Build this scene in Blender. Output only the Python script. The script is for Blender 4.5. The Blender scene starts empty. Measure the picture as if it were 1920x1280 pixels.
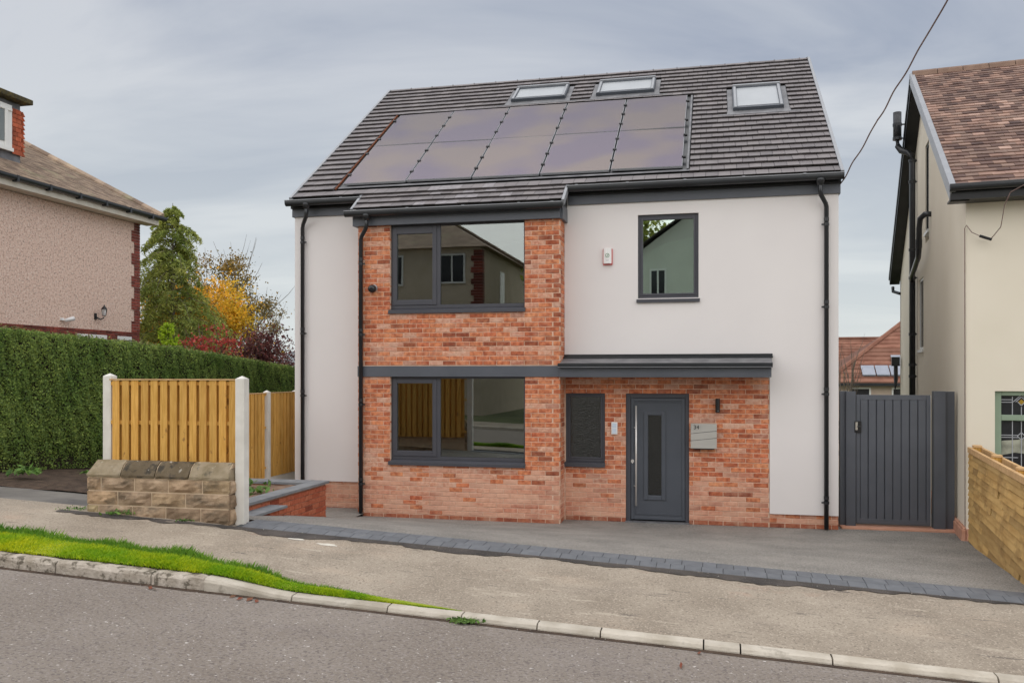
import bpy, math, random
import numpy as np
from mathutils import Matrix, Vector
from mathutils import noise as mn
R = math.radians
rng = random.Random(7)
C = bpy.context.scene.collection
sc = bpy.context.scene

# ------------------------------------------------------------------ camera
cam_d = bpy.data.cameras.new('camera')
cam = bpy.data.objects.new('camera', cam_d); C.objects.link(cam)
cam.location = (0, -13.84, 2.36)
cam.rotation_euler = (R(90), 0, math.atan(377 / 1628))
cam_d.sensor_width = 36; cam_d.lens = 1628 / 1920 * 36
cam_d.shift_y = 60 / 1920
cam_d.clip_end = 4000; cam_d.clip_start = .05
sc.camera = cam

# ------------------------------------------------------------------ world: overcast daylight
SUN_EL, SUN_AZ = R(50), R(188)          # azimuth clockwise from +Y
w = bpy.data.worlds.new('World'); sc.world = w; w.use_nodes = True
nt = w.node_tree; nt.nodes.clear()
def N(t, nt=nt, **k):
    n = nt.nodes.new(t)
    for a, b in k.items(): setattr(n, a, b)
    return n
def build_world():
    L = nt.links
    out = N('ShaderNodeOutputWorld'); mix = N('ShaderNodeMixShader')
    sky = N('ShaderNodeTexSky', sky_type='NISHITA', sun_disc=False, sun_elevation=SUN_EL, sun_rotation=SUN_AZ)
    b1 = N('ShaderNodeBackground'); b1.inputs[1].default_value = .07
    L.new(sky.outputs[0], b1.inputs[0])
    tc = N('ShaderNodeTexCoord'); sep = N('ShaderNodeSeparateXYZ'); L.new(tc.outputs['Generated'], sep.inputs[0])
    den = N('ShaderNodeMath', operation='MAXIMUM'); L.new(sep.outputs[2], den.inputs[0]); den.inputs[1].default_value = 0
    den2 = N('ShaderNodeMath', operation='ADD'); L.new(den.outputs[0], den2.inputs[0]); den2.inputs[1].default_value = .16
    dx = N('ShaderNodeMath', operation='DIVIDE'); L.new(sep.outputs[0], dx.inputs[0]); L.new(den2.outputs[0], dx.inputs[1])
    dy = N('ShaderNodeMath', operation='DIVIDE'); L.new(sep.outputs[1], dy.inputs[0]); L.new(den2.outputs[0], dy.inputs[1])
    cmb = N('ShaderNodeCombineXYZ'); L.new(dx.outputs[0], cmb.inputs[0]); L.new(dy.outputs[0], cmb.inputs[1])
    mp = N('ShaderNodeMapping'); mp.inputs['Scale'].default_value = (.42, .9, 1); mp.inputs['Rotation'].default_value = (0, 0, R(12))
    mp.inputs['Location'].default_value = (3.1, 1.7, 0)
    L.new(cmb.outputs[0], mp.inputs[0])
    n1 = N('ShaderNodeTexNoise'); n1.inputs['Scale'].default_value = 1.55; n1.inputs['Detail'].default_value = 7; n1.inputs['Roughness'].default_value = .52
    n1.inputs['Distortion'].default_value = .55
    L.new(mp.outputs[0], n1.inputs['Vector'])
    r1 = N('ShaderNodeValToRGB'); e = r1.color_ramp.elements
    e[0].position = .40; e[0].color = (.375, .42, .51, 1); e[1].position = .61; e[1].color = (.62, .645, .69, 1)
    L.new(n1.outputs[0], r1.inputs[0])
    # paler and warmer towards the horizon
    r2 = N('ShaderNodeMapRange'); r2.inputs[1].default_value = -.01; r2.inputs[2].default_value = .33; r2.inputs[3].default_value = .9; r2.inputs[4].default_value = 0
    L.new(sep.outputs[2], r2.inputs[0])
    hor = N('ShaderNodeMixRGB'); L.new(r2.outputs[0], hor.inputs[0]); L.new(r1.outputs[0], hor.inputs[1]); hor.inputs[2].default_value = (.74, .78, .765, 1)
    b2 = N('ShaderNodeBackground'); L.new(hor.outputs[0], b2.inputs[0]); b2.inputs[1].default_value = .46
    mix.inputs[0].default_value = .95
    L.new(b1.outputs[0], mix.inputs[1]); L.new(b2.outputs[0], mix.inputs[2]); L.new(mix.outputs[0], out.inputs[0])
build_world()
sd = bpy.data.lights.new('sun', 'SUN'); sun = bpy.data.objects.new('sun', sd); C.objects.link(sun)
sd.energy = 1.5; sd.angle = R(148); sd.color = (1, .955, .90)
sv = Vector((math.sin(SUN_AZ) * math.cos(SUN_EL), math.cos(SUN_AZ) * math.cos(SUN_EL), math.sin(SUN_EL)))
sun.rotation_euler = sv.to_track_quat('Z', 'Y').to_euler(); sun.location = (0, -30, 40)
vs = sc.view_settings; vs.view_transform = 'Standard'; vs.look = 'None'; vs.gamma = 1; vs.use_curve_mapping = False
vs.exposure = 1.14
sc.cycles.max_bounces = 8; sc.cycles.transparent_max_bounces = 12; sc.cycles.use_denoising = True

# ------------------------------------------------------------------ materials
def mat(name, c1, c2=None, scale=6, detail=5, rough=.8, metal=0, spec=.4, bump=0, bscale=120, rnd=None, rmix=1.0,
        stretch=(1, 1, 1), speck=None, stain=None, p0=.35, p1=.65, trans=0, coat=0, bdist=.01):
    m = bpy.data.materials.new(name); m.use_nodes = True; t = m.node_tree; t.nodes.clear(); L = t.links
    A = lambda ty, **k: N(ty, t, **k)
    out = A('ShaderNodeOutputMaterial'); bs = A('ShaderNodeBsdfPrincipled')
    geo = A('ShaderNodeNewGeometry')
    mp = A('ShaderNodeMapping'); mp.inputs['Scale'].default_value = stretch; L.new(geo.outputs['Position'], mp.inputs[0])
    no = A('ShaderNodeTexNoise'); no.inputs['Scale'].default_value = scale; no.inputs['Detail'].default_value = detail
    L.new(mp.outputs[0], no.inputs['Vector'])
    rp = A('ShaderNodeValToRGB'); e = rp.color_ramp.elements
    e[0].position = p0; e[1].position = p1; e[0].color = (*c1, 1); e[1].color = (*(c2 or c1), 1)
    L.new(no.outputs[0], rp.inputs[0]); col = rp.outputs[0]
    if rnd:
        oi = A('ShaderNodeObjectInfo'); ad = A('ShaderNodeMath', operation='ADD'); fr = A('ShaderNodeMath', operation='FRACT')
        L.new(oi.outputs['Random'], ad.inputs[0]); L.new(geo.outputs['Random Per Island'], ad.inputs[1]); L.new(ad.outputs[0], fr.inputs[0])
        rr = A('ShaderNodeValToRGB'); rr.color_ramp.interpolation = 'LINEAR'
        ee = rr.color_ramp.elements
        while len(ee) < len(rnd): ee.new(.5)
        for i, (p, cc) in enumerate(rnd): ee[i].position = p; ee[i].color = (*cc, 1)
        L.new(fr.outputs[0], rr.inputs[0])
        mx = A('ShaderNodeMixRGB', blend_type='MULTIPLY'); mx.inputs[0].default_value = rmix
        L.new(col, mx.inputs[1]); L.new(rr.outputs[0], mx.inputs[2]); col = mx.outputs[0]
    for (ss, thr, soft, cc, amt, st) in (stain or []):     # patches of another colour
        m2 = A('ShaderNodeMapping'); m2.inputs['Scale'].default_value = st; L.new(geo.outputs['Position'], m2.inputs[0])
        n2 = A('ShaderNodeTexNoise'); n2.inputs['Scale'].default_value = ss; n2.inputs['Detail'].default_value = 6; n2.inputs['Roughness'].default_value = .6
        L.new(m2.outputs[0], n2.inputs['Vector'])
        mr = A('ShaderNodeMapRange'); mr.inputs[1].default_value = thr; mr.inputs[2].default_value = thr + soft; mr.inputs[4].default_value = amt
        L.new(n2.outputs[0], mr.inputs[0])
        mx = A('ShaderNodeMixRGB'); L.new(mr.outputs[0], mx.inputs[0]); L.new(col, mx.inputs[1]); mx.inputs[2].default_value = (*cc, 1); col = mx.outputs[0]
    for (ss, thr, cc, amt) in (speck or []):
        n2 = A('ShaderNodeTexNoise'); n2.inputs['Scale'].default_value = ss; n2.inputs['Detail'].default_value = 2; L.new(geo.outputs['Position'], n2.inputs['Vector'])
        mr = A('ShaderNodeMapRange'); mr.inputs[1].default_value = thr; mr.inputs[2].default_value = thr + .03; mr.inputs[4].default_value = amt
        L.new(n2.outputs[0], mr.inputs[0])
        mx = A('ShaderNodeMixRGB'); L.new(mr.outputs[0], mx.inputs[0]); L.new(col, mx.inputs[1]); mx.inputs[2].default_value = (*cc, 1); col = mx.outputs[0]
    L.new(col, bs.inputs['Base Color'])
    bs.inputs['Roughness'].default_value = rough; bs.inputs['Metallic'].default_value = metal; bs.inputs['Specular IOR Level'].default_value = spec
    bs.inputs['Coat Weight'].default_value = coat; bs.inputs['Coat Roughness'].default_value = .15
    if bump:
        n3 = A('ShaderNodeTexNoise'); n3.inputs['Scale'].default_value = bscale; n3.inputs['Detail'].default_value = 4
        L.new(mp.outputs[0], n3.inputs['Vector'])
        bp = A('ShaderNodeBump'); bp.inputs['Strength'].default_value = bump; bp.inputs['Distance'].default_value = bdist
        L.new(n3.outputs[0], bp.inputs['Height']); L.new(bp.outputs[0], bs.inputs['Normal'])
    sh = bs.outputs[0]
    if trans:
        tr = A('ShaderNodeBsdfTranslucent'); L.new(col, tr.inputs[0]); mx = A('ShaderNodeMixShader'); mx.inputs[0].default_value = trans
        L.new(sh, mx.inputs[1]); L.new(tr.outputs[0], mx.inputs[2]); sh = mx.outputs[0]
    L.new(sh, out.inputs[0]); m.diffuse_color = (*c1, 1)
    return m
def glass(name, tint, ior, gt=(1, 1, 1), bump=0, bscale=60):
    m = bpy.data.materials.new(name); m.use_nodes = True; t = m.node_tree; t.nodes.clear(); L = t.links
    A = lambda ty, **k: N(ty, t, **k)
    out = A('ShaderNodeOutputMaterial'); mx = A('ShaderNodeMixShader'); tr = A('ShaderNodeBsdfTransparent'); gl = A('ShaderNodeBsdfGlossy'); fr = A('ShaderNodeFresnel')
    tr.inputs[0].default_value = (*tint, 1); gl.inputs[0].default_value = (*gt, 1); gl.inputs[1].default_value = .01; fr.inputs[0].default_value = ior
    geo = A('ShaderNodeNewGeometry'); n3 = A('ShaderNodeTexNoise'); n3.inputs['Scale'].default_value = bscale if bump else 1.3; mq = A('ShaderNodeMapping'); mq.inputs['Scale'].default_value = (1, 1, 3) if bump else (1, 1, 1); L.new(geo.outputs['Position'], mq.inputs[0]); L.new(mq.outputs[0], n3.inputs['Vector'])
    bp = A('ShaderNodeBump'); bp.inputs['Strength'].default_value = bump or .02; bp.inputs['Distance'].default_value = .01
    L.new(n3.outputs[0], bp.inputs['Height']); L.new(bp.outputs[0], gl.inputs['Normal'])
    L.new(fr.outputs[0], mx.inputs[0]); L.new(tr.outputs[0], mx.inputs[1]); L.new(gl.outputs[0], mx.inputs[2]); L.new(mx.outputs[0], out.inputs[0])
    return m
BR = [(0, (.5, .40, .42)), (.08, (.66, .5, .48)), (.2, (1.0, .82, .8)), (.35, (.95, .95, .95)), (.6, (1.1, 1.05, 1)), (.8, (.86, .72, .7)), (.93, (1.12, 1.2, 1.2)), (1, (.5, .42, .45))]
M = {}
def mk():
    M['render'] = mat('silicone_render', (.725, .69, .68), (.76, .725, .71), scale=.7, rough=.9, bump=.12, bscale=260, bdist=.003)
    M['brick'] = mat('orange_red_brick', (.40, .115, .052), (.68, .27, .13), scale=17, rough=.9, rnd=BR, bump=.5, bscale=160, bdist=.004,
                     stain=[(3.2, .52, .2, (.58, .34, .24), .5, (1, 1, 1.6)), (22, .60, .08, (.27, .10, .065), .45, (1, 1, 2.2)), (60, .60, .1, (.66, .46, .36), .5, (1, 1, 2))])
    M['brick_low'] = mat('mortar_smeared_brick', (.46, .175, .105), (.64, .32, .21), scale=20, rough=.92, rnd=BR, rmix=.75, bump=.4, bscale=160, bdist=.004,
                     stain=[(2.4, .36, .22, (.68, .42, .30), .65, (.6, .6, 2.4)), (50, .62, .1, (.68, .5, .4), .5, (1, 1, 2))])
    M['brick_wet'] = mat('damp_brick', (.30, .085, .045), (.42, .15, .08), scale=20, rough=.8, rnd=BR, rmix=.6, bump=.4, bscale=160, bdist=.004, stain=[(4, .5, .1, (.5, .3, .2), .5, (1, 1, 1))])
    M['brick_pale'] = mat('pale_smeared_brick', (.50, .21, .13), (.68, .40, .28), scale=24, rough=.92, rnd=BR, rmix=.6, bump=.4, bscale=160, bdist=.004, stain=[(5, .45, .2, (.62, .42, .32), .55, (1, 1, 1.6))])
    M['mortar'] = mat('lime_mortar', (.62, .41, .29), (.74, .53, .40), scale=8, rough=.95, bump=.4, bscale=300, bdist=.003)
    M['brick_new'] = mat('new_red_brick', (.36, .095, .045), (.46, .15, .08), scale=20, rough=.9, rnd=BR, bump=.3, bscale=160, bdist=.003)
    M['mortar_red'] = mat('red_stained_mortar', (.34, .16, .10), (.42, .22, .15), scale=8, rough=.95)
    M['chalk'] = mat('faded_white_paint', (.62, .58, .50), (.70, .66, .58), scale=20, rough=.9)
    M['anth'] = mat('anthracite_cladding', (.080, .089, .107), (.092, .100, .120), scale=3, rough=.42, spec=.5)
    M['anthb'] = mat('anthracite_door_paint', (.066, .075, .092), (.073, .082, .100), scale=3, rough=.38, spec=.5)
    M['frame'] = mat('grey_window_foil', (.055, .056, .068), (.061, .062, .074), scale=3, rough=.45, spec=.45)
    M['blackpl'] = mat('black_plastic', (.016, .018, .021), (.022, .024, .028), scale=3, rough=.28, spec=.5)
    M['blackm'] = mat('black_painted_metal', (.010, .010, .011), (.016, .016, .017), scale=3, rough=.4)
    M['tile'] = mat('grey_roof_tile', (.172, .156, .160), (.205, .188, .190), scale=4, rough=.62, spec=.35, bump=.15, bscale=90, rnd=[(0, (.86, .86, .87)), (.5, (1, 1, 1)), (1, (1.12, 1.11, 1.10))],
                    stain=[(1.1, .55, .2, (.20, .18, .18), .4, (1, 1, 1))])
    M['tile_pale'] = mat('dusty_roof_tile', (.22, .205, .215), (.30, .28, .29), scale=14, rough=.7)
    M['underlay'] = mat('black_roof_underlay', (.02, .02, .02), rough=.9)
    M['alu'] = mat('grey_verge_trim', (.26, .27, .29), (.30, .31, .33), scale=4, rough=.35, spec=.5)
    M['lead'] = mat('lead_flashing', (.13, .13, .14), (.22, .22, .23), scale=5, rough=.5, metal=.3)
    M['rust'] = mat('cut_tile_edge', (.20, .06, .02), (.10, .03, .012), scale=20, rough=.9)
    M['glass'] = glass('window_glass', (.62, .66, .64), 2.6, (.93, .97, .95))
    M['glass_green'] = glass('green_tinted_glass', (.5, .6, .53), 6.5, (.82, .95, .86))
    M['glass_obs'] = glass('obscured_glass', (.10, .11, .11), 1.75, (1, 1, 1), bump=.35, bscale=30)
    M['roofglass'] = glass('roof_window_glass', (.9, .93, .95), 2.4, (1, 1, 1))
    M['skypane'] = mat('sky_pale_roof_glass', (.34, .36, .38), (.38, .40, .42), scale=2, rough=.3, spec=.5, coat=.3)  # pale base colour stands in for bright sky mirrored in the glass
    M['pane_backing'] = mat('pale_pane_backing', (.80, .81, .82), rough=.8)
    M['pv'] = mat('photovoltaic_glass', (.135, .108, .148), (.185, .146, .136), scale=.75, detail=2, rough=.22, metal=.85, spec=.5, p0=.4, p1=.6)
    M['steel'] = mat('brushed_steel', (.66, .64, .61), (.74, .72, .69), scale=5, rough=.33, metal=.45, stretch=(40, 40, 1))
    M['steelflat'] = mat('steel_sheet', (.44, .425, .39), (.50, .485, .45), scale=5, rough=.42, metal=.25, stretch=(1, 1, 60))
    M['fence'] = mat('golden_fence_timber', (.55, .29, .055), (.71, .41, .105), scale=3.5, rough=.75, stretch=(14, 14, 1.2), bump=.3, bscale=60, bdist=.003, rnd=[(0, (.82, .8, .78)), (.5, (1, 1, 1)), (1, (1.15, 1.12, 1.1))],
                     stain=[(9, .655, .04, (.24, .105, .03), .8, (1, 1, .55)), (2.0, .55, .2, (.42, .22, .06), .4, (6, 6, .6))])
    M['fence2'] = mat('brown_treated_timber', (.40, .245, .085), (.52, .345, .135), scale=2.4, rough=.75, stretch=(2, .7, 5), bump=.2, bscale=60, bdist=.003, rnd=[(0, (.7, .68, .66)), (.5, (1, 1, 1)), (1, (1.25, 1.22, 1.15))],
                     stain=[(2.2, .52, .12, (.20, .11, .035), .5, (1, .8, 1.5)), (5, .66, .06, (.58, .42, .2), .6, (1, .6, 5))])
    M['timber_top'] = mat('pale_sawn_timber', (.50, .31, .14), (.62, .40, .20), scale=9, rough=.8)
    M['concrete'] = mat('pale_concrete', (.66, .635, .585), (.76, .735, .685), scale=5, rough=.9, bump=.2, bscale=90, stain=[(2.5, .55, .2, (.48, .46, .40), .4, (1, 1, .4))])
    ST = [(0, (.66, .60, .55)), (.25, (.95, .9, .85)), (.5, (1.15, 1.05, .95)), (.75, (.80, .84, .66)), (1, (1.2, 1.02, .9))]
    M['stone'] = mat('weathered_sandstone', (.27, .20, .135), (.50, .385, .275), scale=7, rough=.92, rnd=ST, bump=.7, bscale=45, bdist=.01,
                     stain=[(3.5, .52, .14, (.10, .08, .055), .7, (1, 1, 2)), (13, .64, .07, (.50, .43, .33), .5, (1, 1, 1))])
    M['coping'] = mat('black_stained_sandstone', (.26, .20, .125), (.36, .29, .20), scale=6, rough=.95, rnd=[(0, (.34, .33, .32)), (1, (.48, .47, .45))], bump=.6, bscale=40,
                     stain=[(9, .52, .1, (.035, .032, .028), .8, (1, 1, 1)), (15, .66, .05, (.55, .52, .45), .7, (1, 1, 1))])
    M['coping_pale'] = mat('brown_sandstone', (.22, .175, .105), (.35, .285, .20), scale=6, rough=.95, bump=.6, bscale=40, stain=[(7, .58, .1, (.06, .055, .045), .7, (1, 1, 1)), (15, .64, .05, (.5, .46, .38), .5, (1, 1, 1))])
    M['stone_mortar'] = mat('sandy_mortar', (.60, .46, .32), (.68, .54, .39), scale=9, rough=.95, bump=.3)
    M['slate'] = mat('grey_slate_coping', (.17, .18, .195), (.23, .24, .25), scale=5, rough=.6, bump=.1)
    M['paver'] = mat('charcoal_block_paver', (.122, .129, .142), (.152, .159, .172), scale=9, rough=.75, bump=.3, bscale=90, rnd=[(0, (.9, .9, .9)), (.5, (1, 1, 1)), (1, (1.1, 1.1, 1.1))],
                     stain=[(5, .64, .1, (.25, .24, .22), .4, (1, 1, 1))])
    M['paverbed'] = mat('dark_paver_joint', (.055, .058, .062), rough=.9)
    M['drive'] = mat('resin_bound_drive', (.175, .165, .15), (.27, .25, .225), scale=1.4, rough=.8, bump=.6, bscale=170, bdist=.006,
                     speck=[(60, .54, (.38, .36, .33), .6), (55, .58, (.05, .048, .045), .6)], stain=[(.9, .5, .25, (.15, .143, .135), .5, (1, 2.6, 1))])
    M['pave'] = mat('worn_asphalt_pavement', (.27, .225, .175), (.37, .315, .25), scale=1.6, rough=.9, bump=.35, bscale=110, bdist=.006,
                    speck=[(55, .58, (.50, .43, .35), .6), (45, .60, (.15, .12, .095), .6)],
                    stain=[(.9, .54, .14, (.43, .345, .265), .6, (1, 1.6, 1)), (1.3, .58, .12, (.22, .18, .145), .5, (.8, 1.8, 1)), (3.1, .62, .05, (.52, .45, .36), .5, (.45, 2, 1)), (6.5, .64, .03, (.12, .10, .085), .7, (.3, 2.4, 1)), (1.8, .62, .1, (.42, .27, .20), .4, (1, 1.5, 1))])
    M['pave_dark'] = mat('fresh_tarmac_patch', (.038, .033, .030), (.085, .072, .064), scale=3, rough=.85, bump=.4, bscale=110, speck=[(130, .66, (.35, .32, .3), .6)],
                    stain=[(4, .62, .06, (.28, .235, .19), .7, (1, 1, 1))])
    M['nasph'] = mat('old_grey_asphalt', (.13, .12, .11), (.20, .185, .165), scale=2, rough=.9, bump=.3, bscale=90, stain=[(1.5, .55, .1, (.085, .08, .08), .6, (1, 1, 1))])
    M['road'] = mat('road_asphalt', (.224, .189, .158), (.268, .231, .198), scale=1.1, rough=.88, bump=.9, bscale=95, bdist=.008,
                    speck=[(48, .56, (.33, .295, .275), .6), (40, .58, (.11, .09, .085), .6), (26, .70, (.62, .58, .54), .95)],
                    stain=[(.5, .55, .2, (.185, .157, .148), .6, (1, 3, 1)), (2.2, .66, .1, (.28, .245, .225), .4, (1, 1, 1))])
    M['kerb'] = mat('pale_kerb_concrete', (.44, .40, .34), (.60, .56, .50), scale=5, rough=.9, bump=.5, bscale=60, rnd=[(0, (.86, .84, .8)), (1, (1.08, 1.05, 1))], stain=[(5, .62, .1, (.20, .17, .13), .6, (1, 1, 1))])
    M['kerb_old'] = mat('weathered_stone_kerb', (.36, .31, .25), (.56, .50, .43), scale=7, rough=.95, bump=1, bscale=34, bdist=.015, stain=[(12, .53, .08, (.10, .085, .06), .8, (1, 1, 1)), (3, .62, .1, (.16, .15, .06), .6, (1, 1, 1))])
    M['soil'] = mat('dark_soil', (.05, .032, .022), (.10, .066, .045), scale=9, rough=.95, bump=1, bscale=40, bdist=.03)
    M['soil_b'] = mat('red_brown_soil', (.17, .105, .07), (.25, .165, .115), scale=8, rough=.95, bump=.8, bscale=40, bdist=.02)
    M['turf'] = mat('matted_turf', (.20, .30, .02), (.34, .36, .03), scale=5, rough=.95, stain=[(3.5, .62, .07, (.20, .12, .06), .8, (1, 1, 1))], bump=.6, bscale=60)
    M['terrain'] = mat('rough_grass_ground', (.07, .09, .03), (.13, .14, .06), scale=1.2, rough=.95)
    M['gravel'] = mat('pale_gravel', (.30, .28, .25), (.42, .40, .36), scale=30, rough=.9)
    GR = [(0, (.6, .75, .6)), (.5, (1, 1, 1)), (1, (1.35, 1.2, 1.1))]
    M['grass_y'] = mat('yellow_green_turf', (.26, .46, .010), (.54, .60, .012), scale=2.2, rough=.7, rnd=GR, trans=.35, detail=3)
    M['grass_g'] = mat('long_green_grass', (.12, .28, .03), (.24, .42, .05), scale=3, rough=.6, rnd=GR, trans=.35)
    M['hedge'] = mat('privet_leaf', (.135, .235, .050), (.25, .35, .090), scale=1.4, rough=.6, rnd=[(0, (.45, .5, .5)), (.5, (1, 1, 1)), (.9, (1.5, 1.35, 1.2)), (1, (1.9, 1.7, 1.5))], trans=.4)
    M['hedge_top'] = mat('dry_clipped_twig', (.22, .17, .09), (.14, .14, .05), scale=5, rough=.8, rnd=GR)
    M['twig'] = mat('hedge_twig', (.045, .035, .02), (.03, .025, .015), rough=.9)
    LF = [(0, (.5, .5, .5)), (.5, (1, 1, 1)), (1, (1.5, 1.4, 1.3))]
    M['larch'] = mat('larch_needles', (.21, .28, .06), (.42, .45, .11), scale=1.2, rough=.7, rnd=LF, trans=.3)
    M['yellow'] = mat('yellow_autumn_leaf', (.85, .42, .03), (.70, .52, .05), scale=1.0, rough=.6, rnd=LF, trans=.4)
    M['olive'] = mat('olive_autumn_leaf', (.14, .13, .03), (.30, .18, .035), scale=1.0, rough=.6, rnd=LF, trans=.3)
    M['purple'] = mat('purple_leaf', (.085, .03, .035), (.19, .06, .05), scale=1.5, rough=.6, rnd=LF, trans=.25)
    M['red'] = mat('red_leaf', (.40, .055, .05), (.52, .11, .08), scale=3, rough=.6, rnd=LF, trans=.3)
    M['lime'] = mat('lime_leaf', (.36, .55, .02), (.44, .62, .04), scale=3, rough=.6, rnd=LF, trans=.3)
    M['weed'] = mat('weed_leaf', (.07, .17, .025), (.16, .27, .06), scale=9, rough=.6, rnd=LF, trans=.3)
    M['bark'] = mat('grey_brown_bark', (.10, .08, .06), (.17, .14, .11), scale=9, rough=.9, bump=.5, bscale=30)
    M['cream'] = mat('cream_render', (.74, .675, .555), (.78, .715, .60), scale=.8, rough=.9, bump=.12, bscale=120, bdist=.004)
    M['plinth'] = mat('salmon_plinth', (.48, .245, .16), (.56, .30, .21), scale=5, rough=.85)
    RT = [(0, (.38, .33, .36)), (.3, (.8, .72, .72)), (.6, (1, 1, 1)), (.85, (1.3, 1.2, 1.15)), (.95, (1.6, 1.5, 1.45)), (1, (1.9, 1.9, 1.9))]
    M['tile_b'] = mat('brown_clay_tile', (.165, .105, .085), (.25, .17, .135), scale=3, rough=.8, rnd=RT)
    M['ridge_b'] = mat('brown_ridge_tile', (.17, .105, .075), (.22, .14, .10), scale=6, rough=.8)
    M['white'] = mat('white_upvc', (.76, .76, .74), rough=.35)
    M['fascia_w'] = mat('cream_painted_fascia', (.62, .57, .48), (.68, .64, .56), scale=5, rough=.6)
    M['sage'] = mat('sage_green_frame', (.235, .31, .225), (.27, .345, .255), scale=3, rough=.45)
    M['leadbar'] = mat('grey_lead_came', (.40, .41, .44), rough=.4)
    M['amber'] = mat('amber_glass', (.36, .22, .02), rough=.2)
    M['darkpane'] = mat('dark_pane', (.015, .015, .018), (.03, .03, .035), scale=3, rough=.12)
    M['curtain'] = mat('pale_net_curtain', (.40, .40, .32), (.2, .2, .16), scale=8, rough=.9)
    M['cyan'] = mat('cyan_card', (.02, .42, .55), rough=.5)
    M['dash'] = mat('pink_pebbledash', (.70, .50, .41), (.78, .60, .50), scale=60, detail=3, rough=.95, bump=.6, bscale=35, bdist=.012, p0=.3, p1=.7,
                    speck=[(22, .54, (.50, .32, .25), .7), (24, .58, (.86, .76, .68), .65), (18, .63, (.24, .15, .12), .6)])
    M['dbrick'] = mat('dark_red_brick', (.155, .032, .022), (.24, .06, .04), scale=14, rough=.7, rnd=[(0, (.5, .5, .5)), (.5, (1, 1, 1)), (1, (1.4, 1.3, 1.3))])
    M['dmortar'] = mat('grey_mortar', (.36, .28, .24), rough=.95)
    M['ltile'] = mat('mossy_brown_tile', (.25, .185, .14), (.35, .265, .20), scale=3, rough=.9, rnd=[(0, (.65, .62, .6)), (.5, (1, 1, 1)), (1, (1.3, 1.3, 1.25))], stain=[(1.2, .55, .15, (.36, .35, .22), .55, (1, 1, 1))])
    M['moss'] = mat('mossy_felt', (.13, .10, .03), (.05, .045, .03), scale=12, rough=.95, bump=1, bscale=30, bdist=.03)
    M['hung'] = mat('red_hung_tile', (.34, .075, .035), (.44, .12, .06), scale=8, rough=.85, rnd=[(0, (.7, .7, .7)), (.5, (1, 1, 1)), (1, (1.3, 1.25, 1.2))])
    M['rtile'] = mat('red_far_tile', (.17, .07, .045), (.25, .12, .08), scale=2, rough=.9, rnd=[(0, (.75, .75, .75)), (1, (1.2, 1.2, 1.2))])
    M['far_wall'] = mat('beige_far_wall', (.46, .36, .29), (.52, .42, .34), scale=3, rough=.9)
    M['farpv'] = mat('grey_far_panel', (.25, .27, .32), (.29, .31, .36), scale=3, rough=.3, metal=.5)
    M['brown_rend'] = mat('brown_render', (.50, .42, .32), (.56, .47, .37), scale=2, rough=.9)
    M['pale_rend'] = mat('pale_grey_render', (.60, .62, .56), (.66, .68, .62), scale=1, rough=.9)
    M['room'] = mat('room_paint', (.12, .12, .115), (.14, .14, .13), scale=1, rough=.9)
    M['whitepl'] = mat('white_plastic', (.80, .79, .78), rough=.35)
    M['redpl'] = mat('pink_red_plastic', (.62, .13, .13), rough=.4)
    M['greenlogo'] = mat('green_print', (.05, .22, .07), rough=.5)
    M['greyp'] = mat('grey_print', (.35, .35, .36), rough=.5)
    M['blackp'] = mat('black_print', (.015, .015, .015), rough=.5)
    M['bluepl'] = mat('pale_blue_plastic', (.58, .66, .76), rough=.25)
    M['chrome'] = mat('satin_chrome', (.62, .62, .62), rough=.2, metal=1)
    M['wire'] = mat('brown_twisted_wire', (.16, .10, .09), (.24, .17, .15), scale=20, rough=.7)
    M['leaf_dead'] = mat('dead_red_leaf', (.22, .05, .025), (.16, .08, .04), scale=12, rough=.7)
mk()

# ------------------------------------------------------------------ object helpers
WORLD = {}
def link(o, parent=None, Mx=None, local=False):
    Mx = Mx or Matrix.Identity(4)
    C.objects.link(o)
    if parent is not None:
        o.parent = parent
        if local: o.matrix_basis = Mx; WORLD[o.name] = WORLD[parent.name] @ Mx
        else: o.matrix_basis = WORLD[parent.name].inverted() @ Mx; WORLD[o.name] = Mx
    else:
        o.matrix_basis = Mx; WORLD[o.name] = Mx
    return o
def tag(o, label=None, cat=None, group=None, kind=None):
    if label: o['label'] = label
    if cat: o['category'] = cat
    if group: o['group'] = group
    if kind: o['kind'] = kind
    return o
def thing(name, label, cat, loc=(0, 0, 0), rz=0, group=None):
    o = bpy.data.objects.new(name, None); o.empty_display_size = .2
    link(o, None, Matrix.Translation(loc) @ Matrix.Rotation(rz, 4, 'Z'))
    return tag(o, label, cat, group)
def mesh(name, v, f, m, smooth=False):
    me = bpy.data.meshes.new(name); me.from_pydata([tuple(p) for p in v], [], f); me.materials.append(m)
    if smooth: me.polygons.foreach_set('use_smooth', [True] * len(f))
    me.update(); return me
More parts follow.
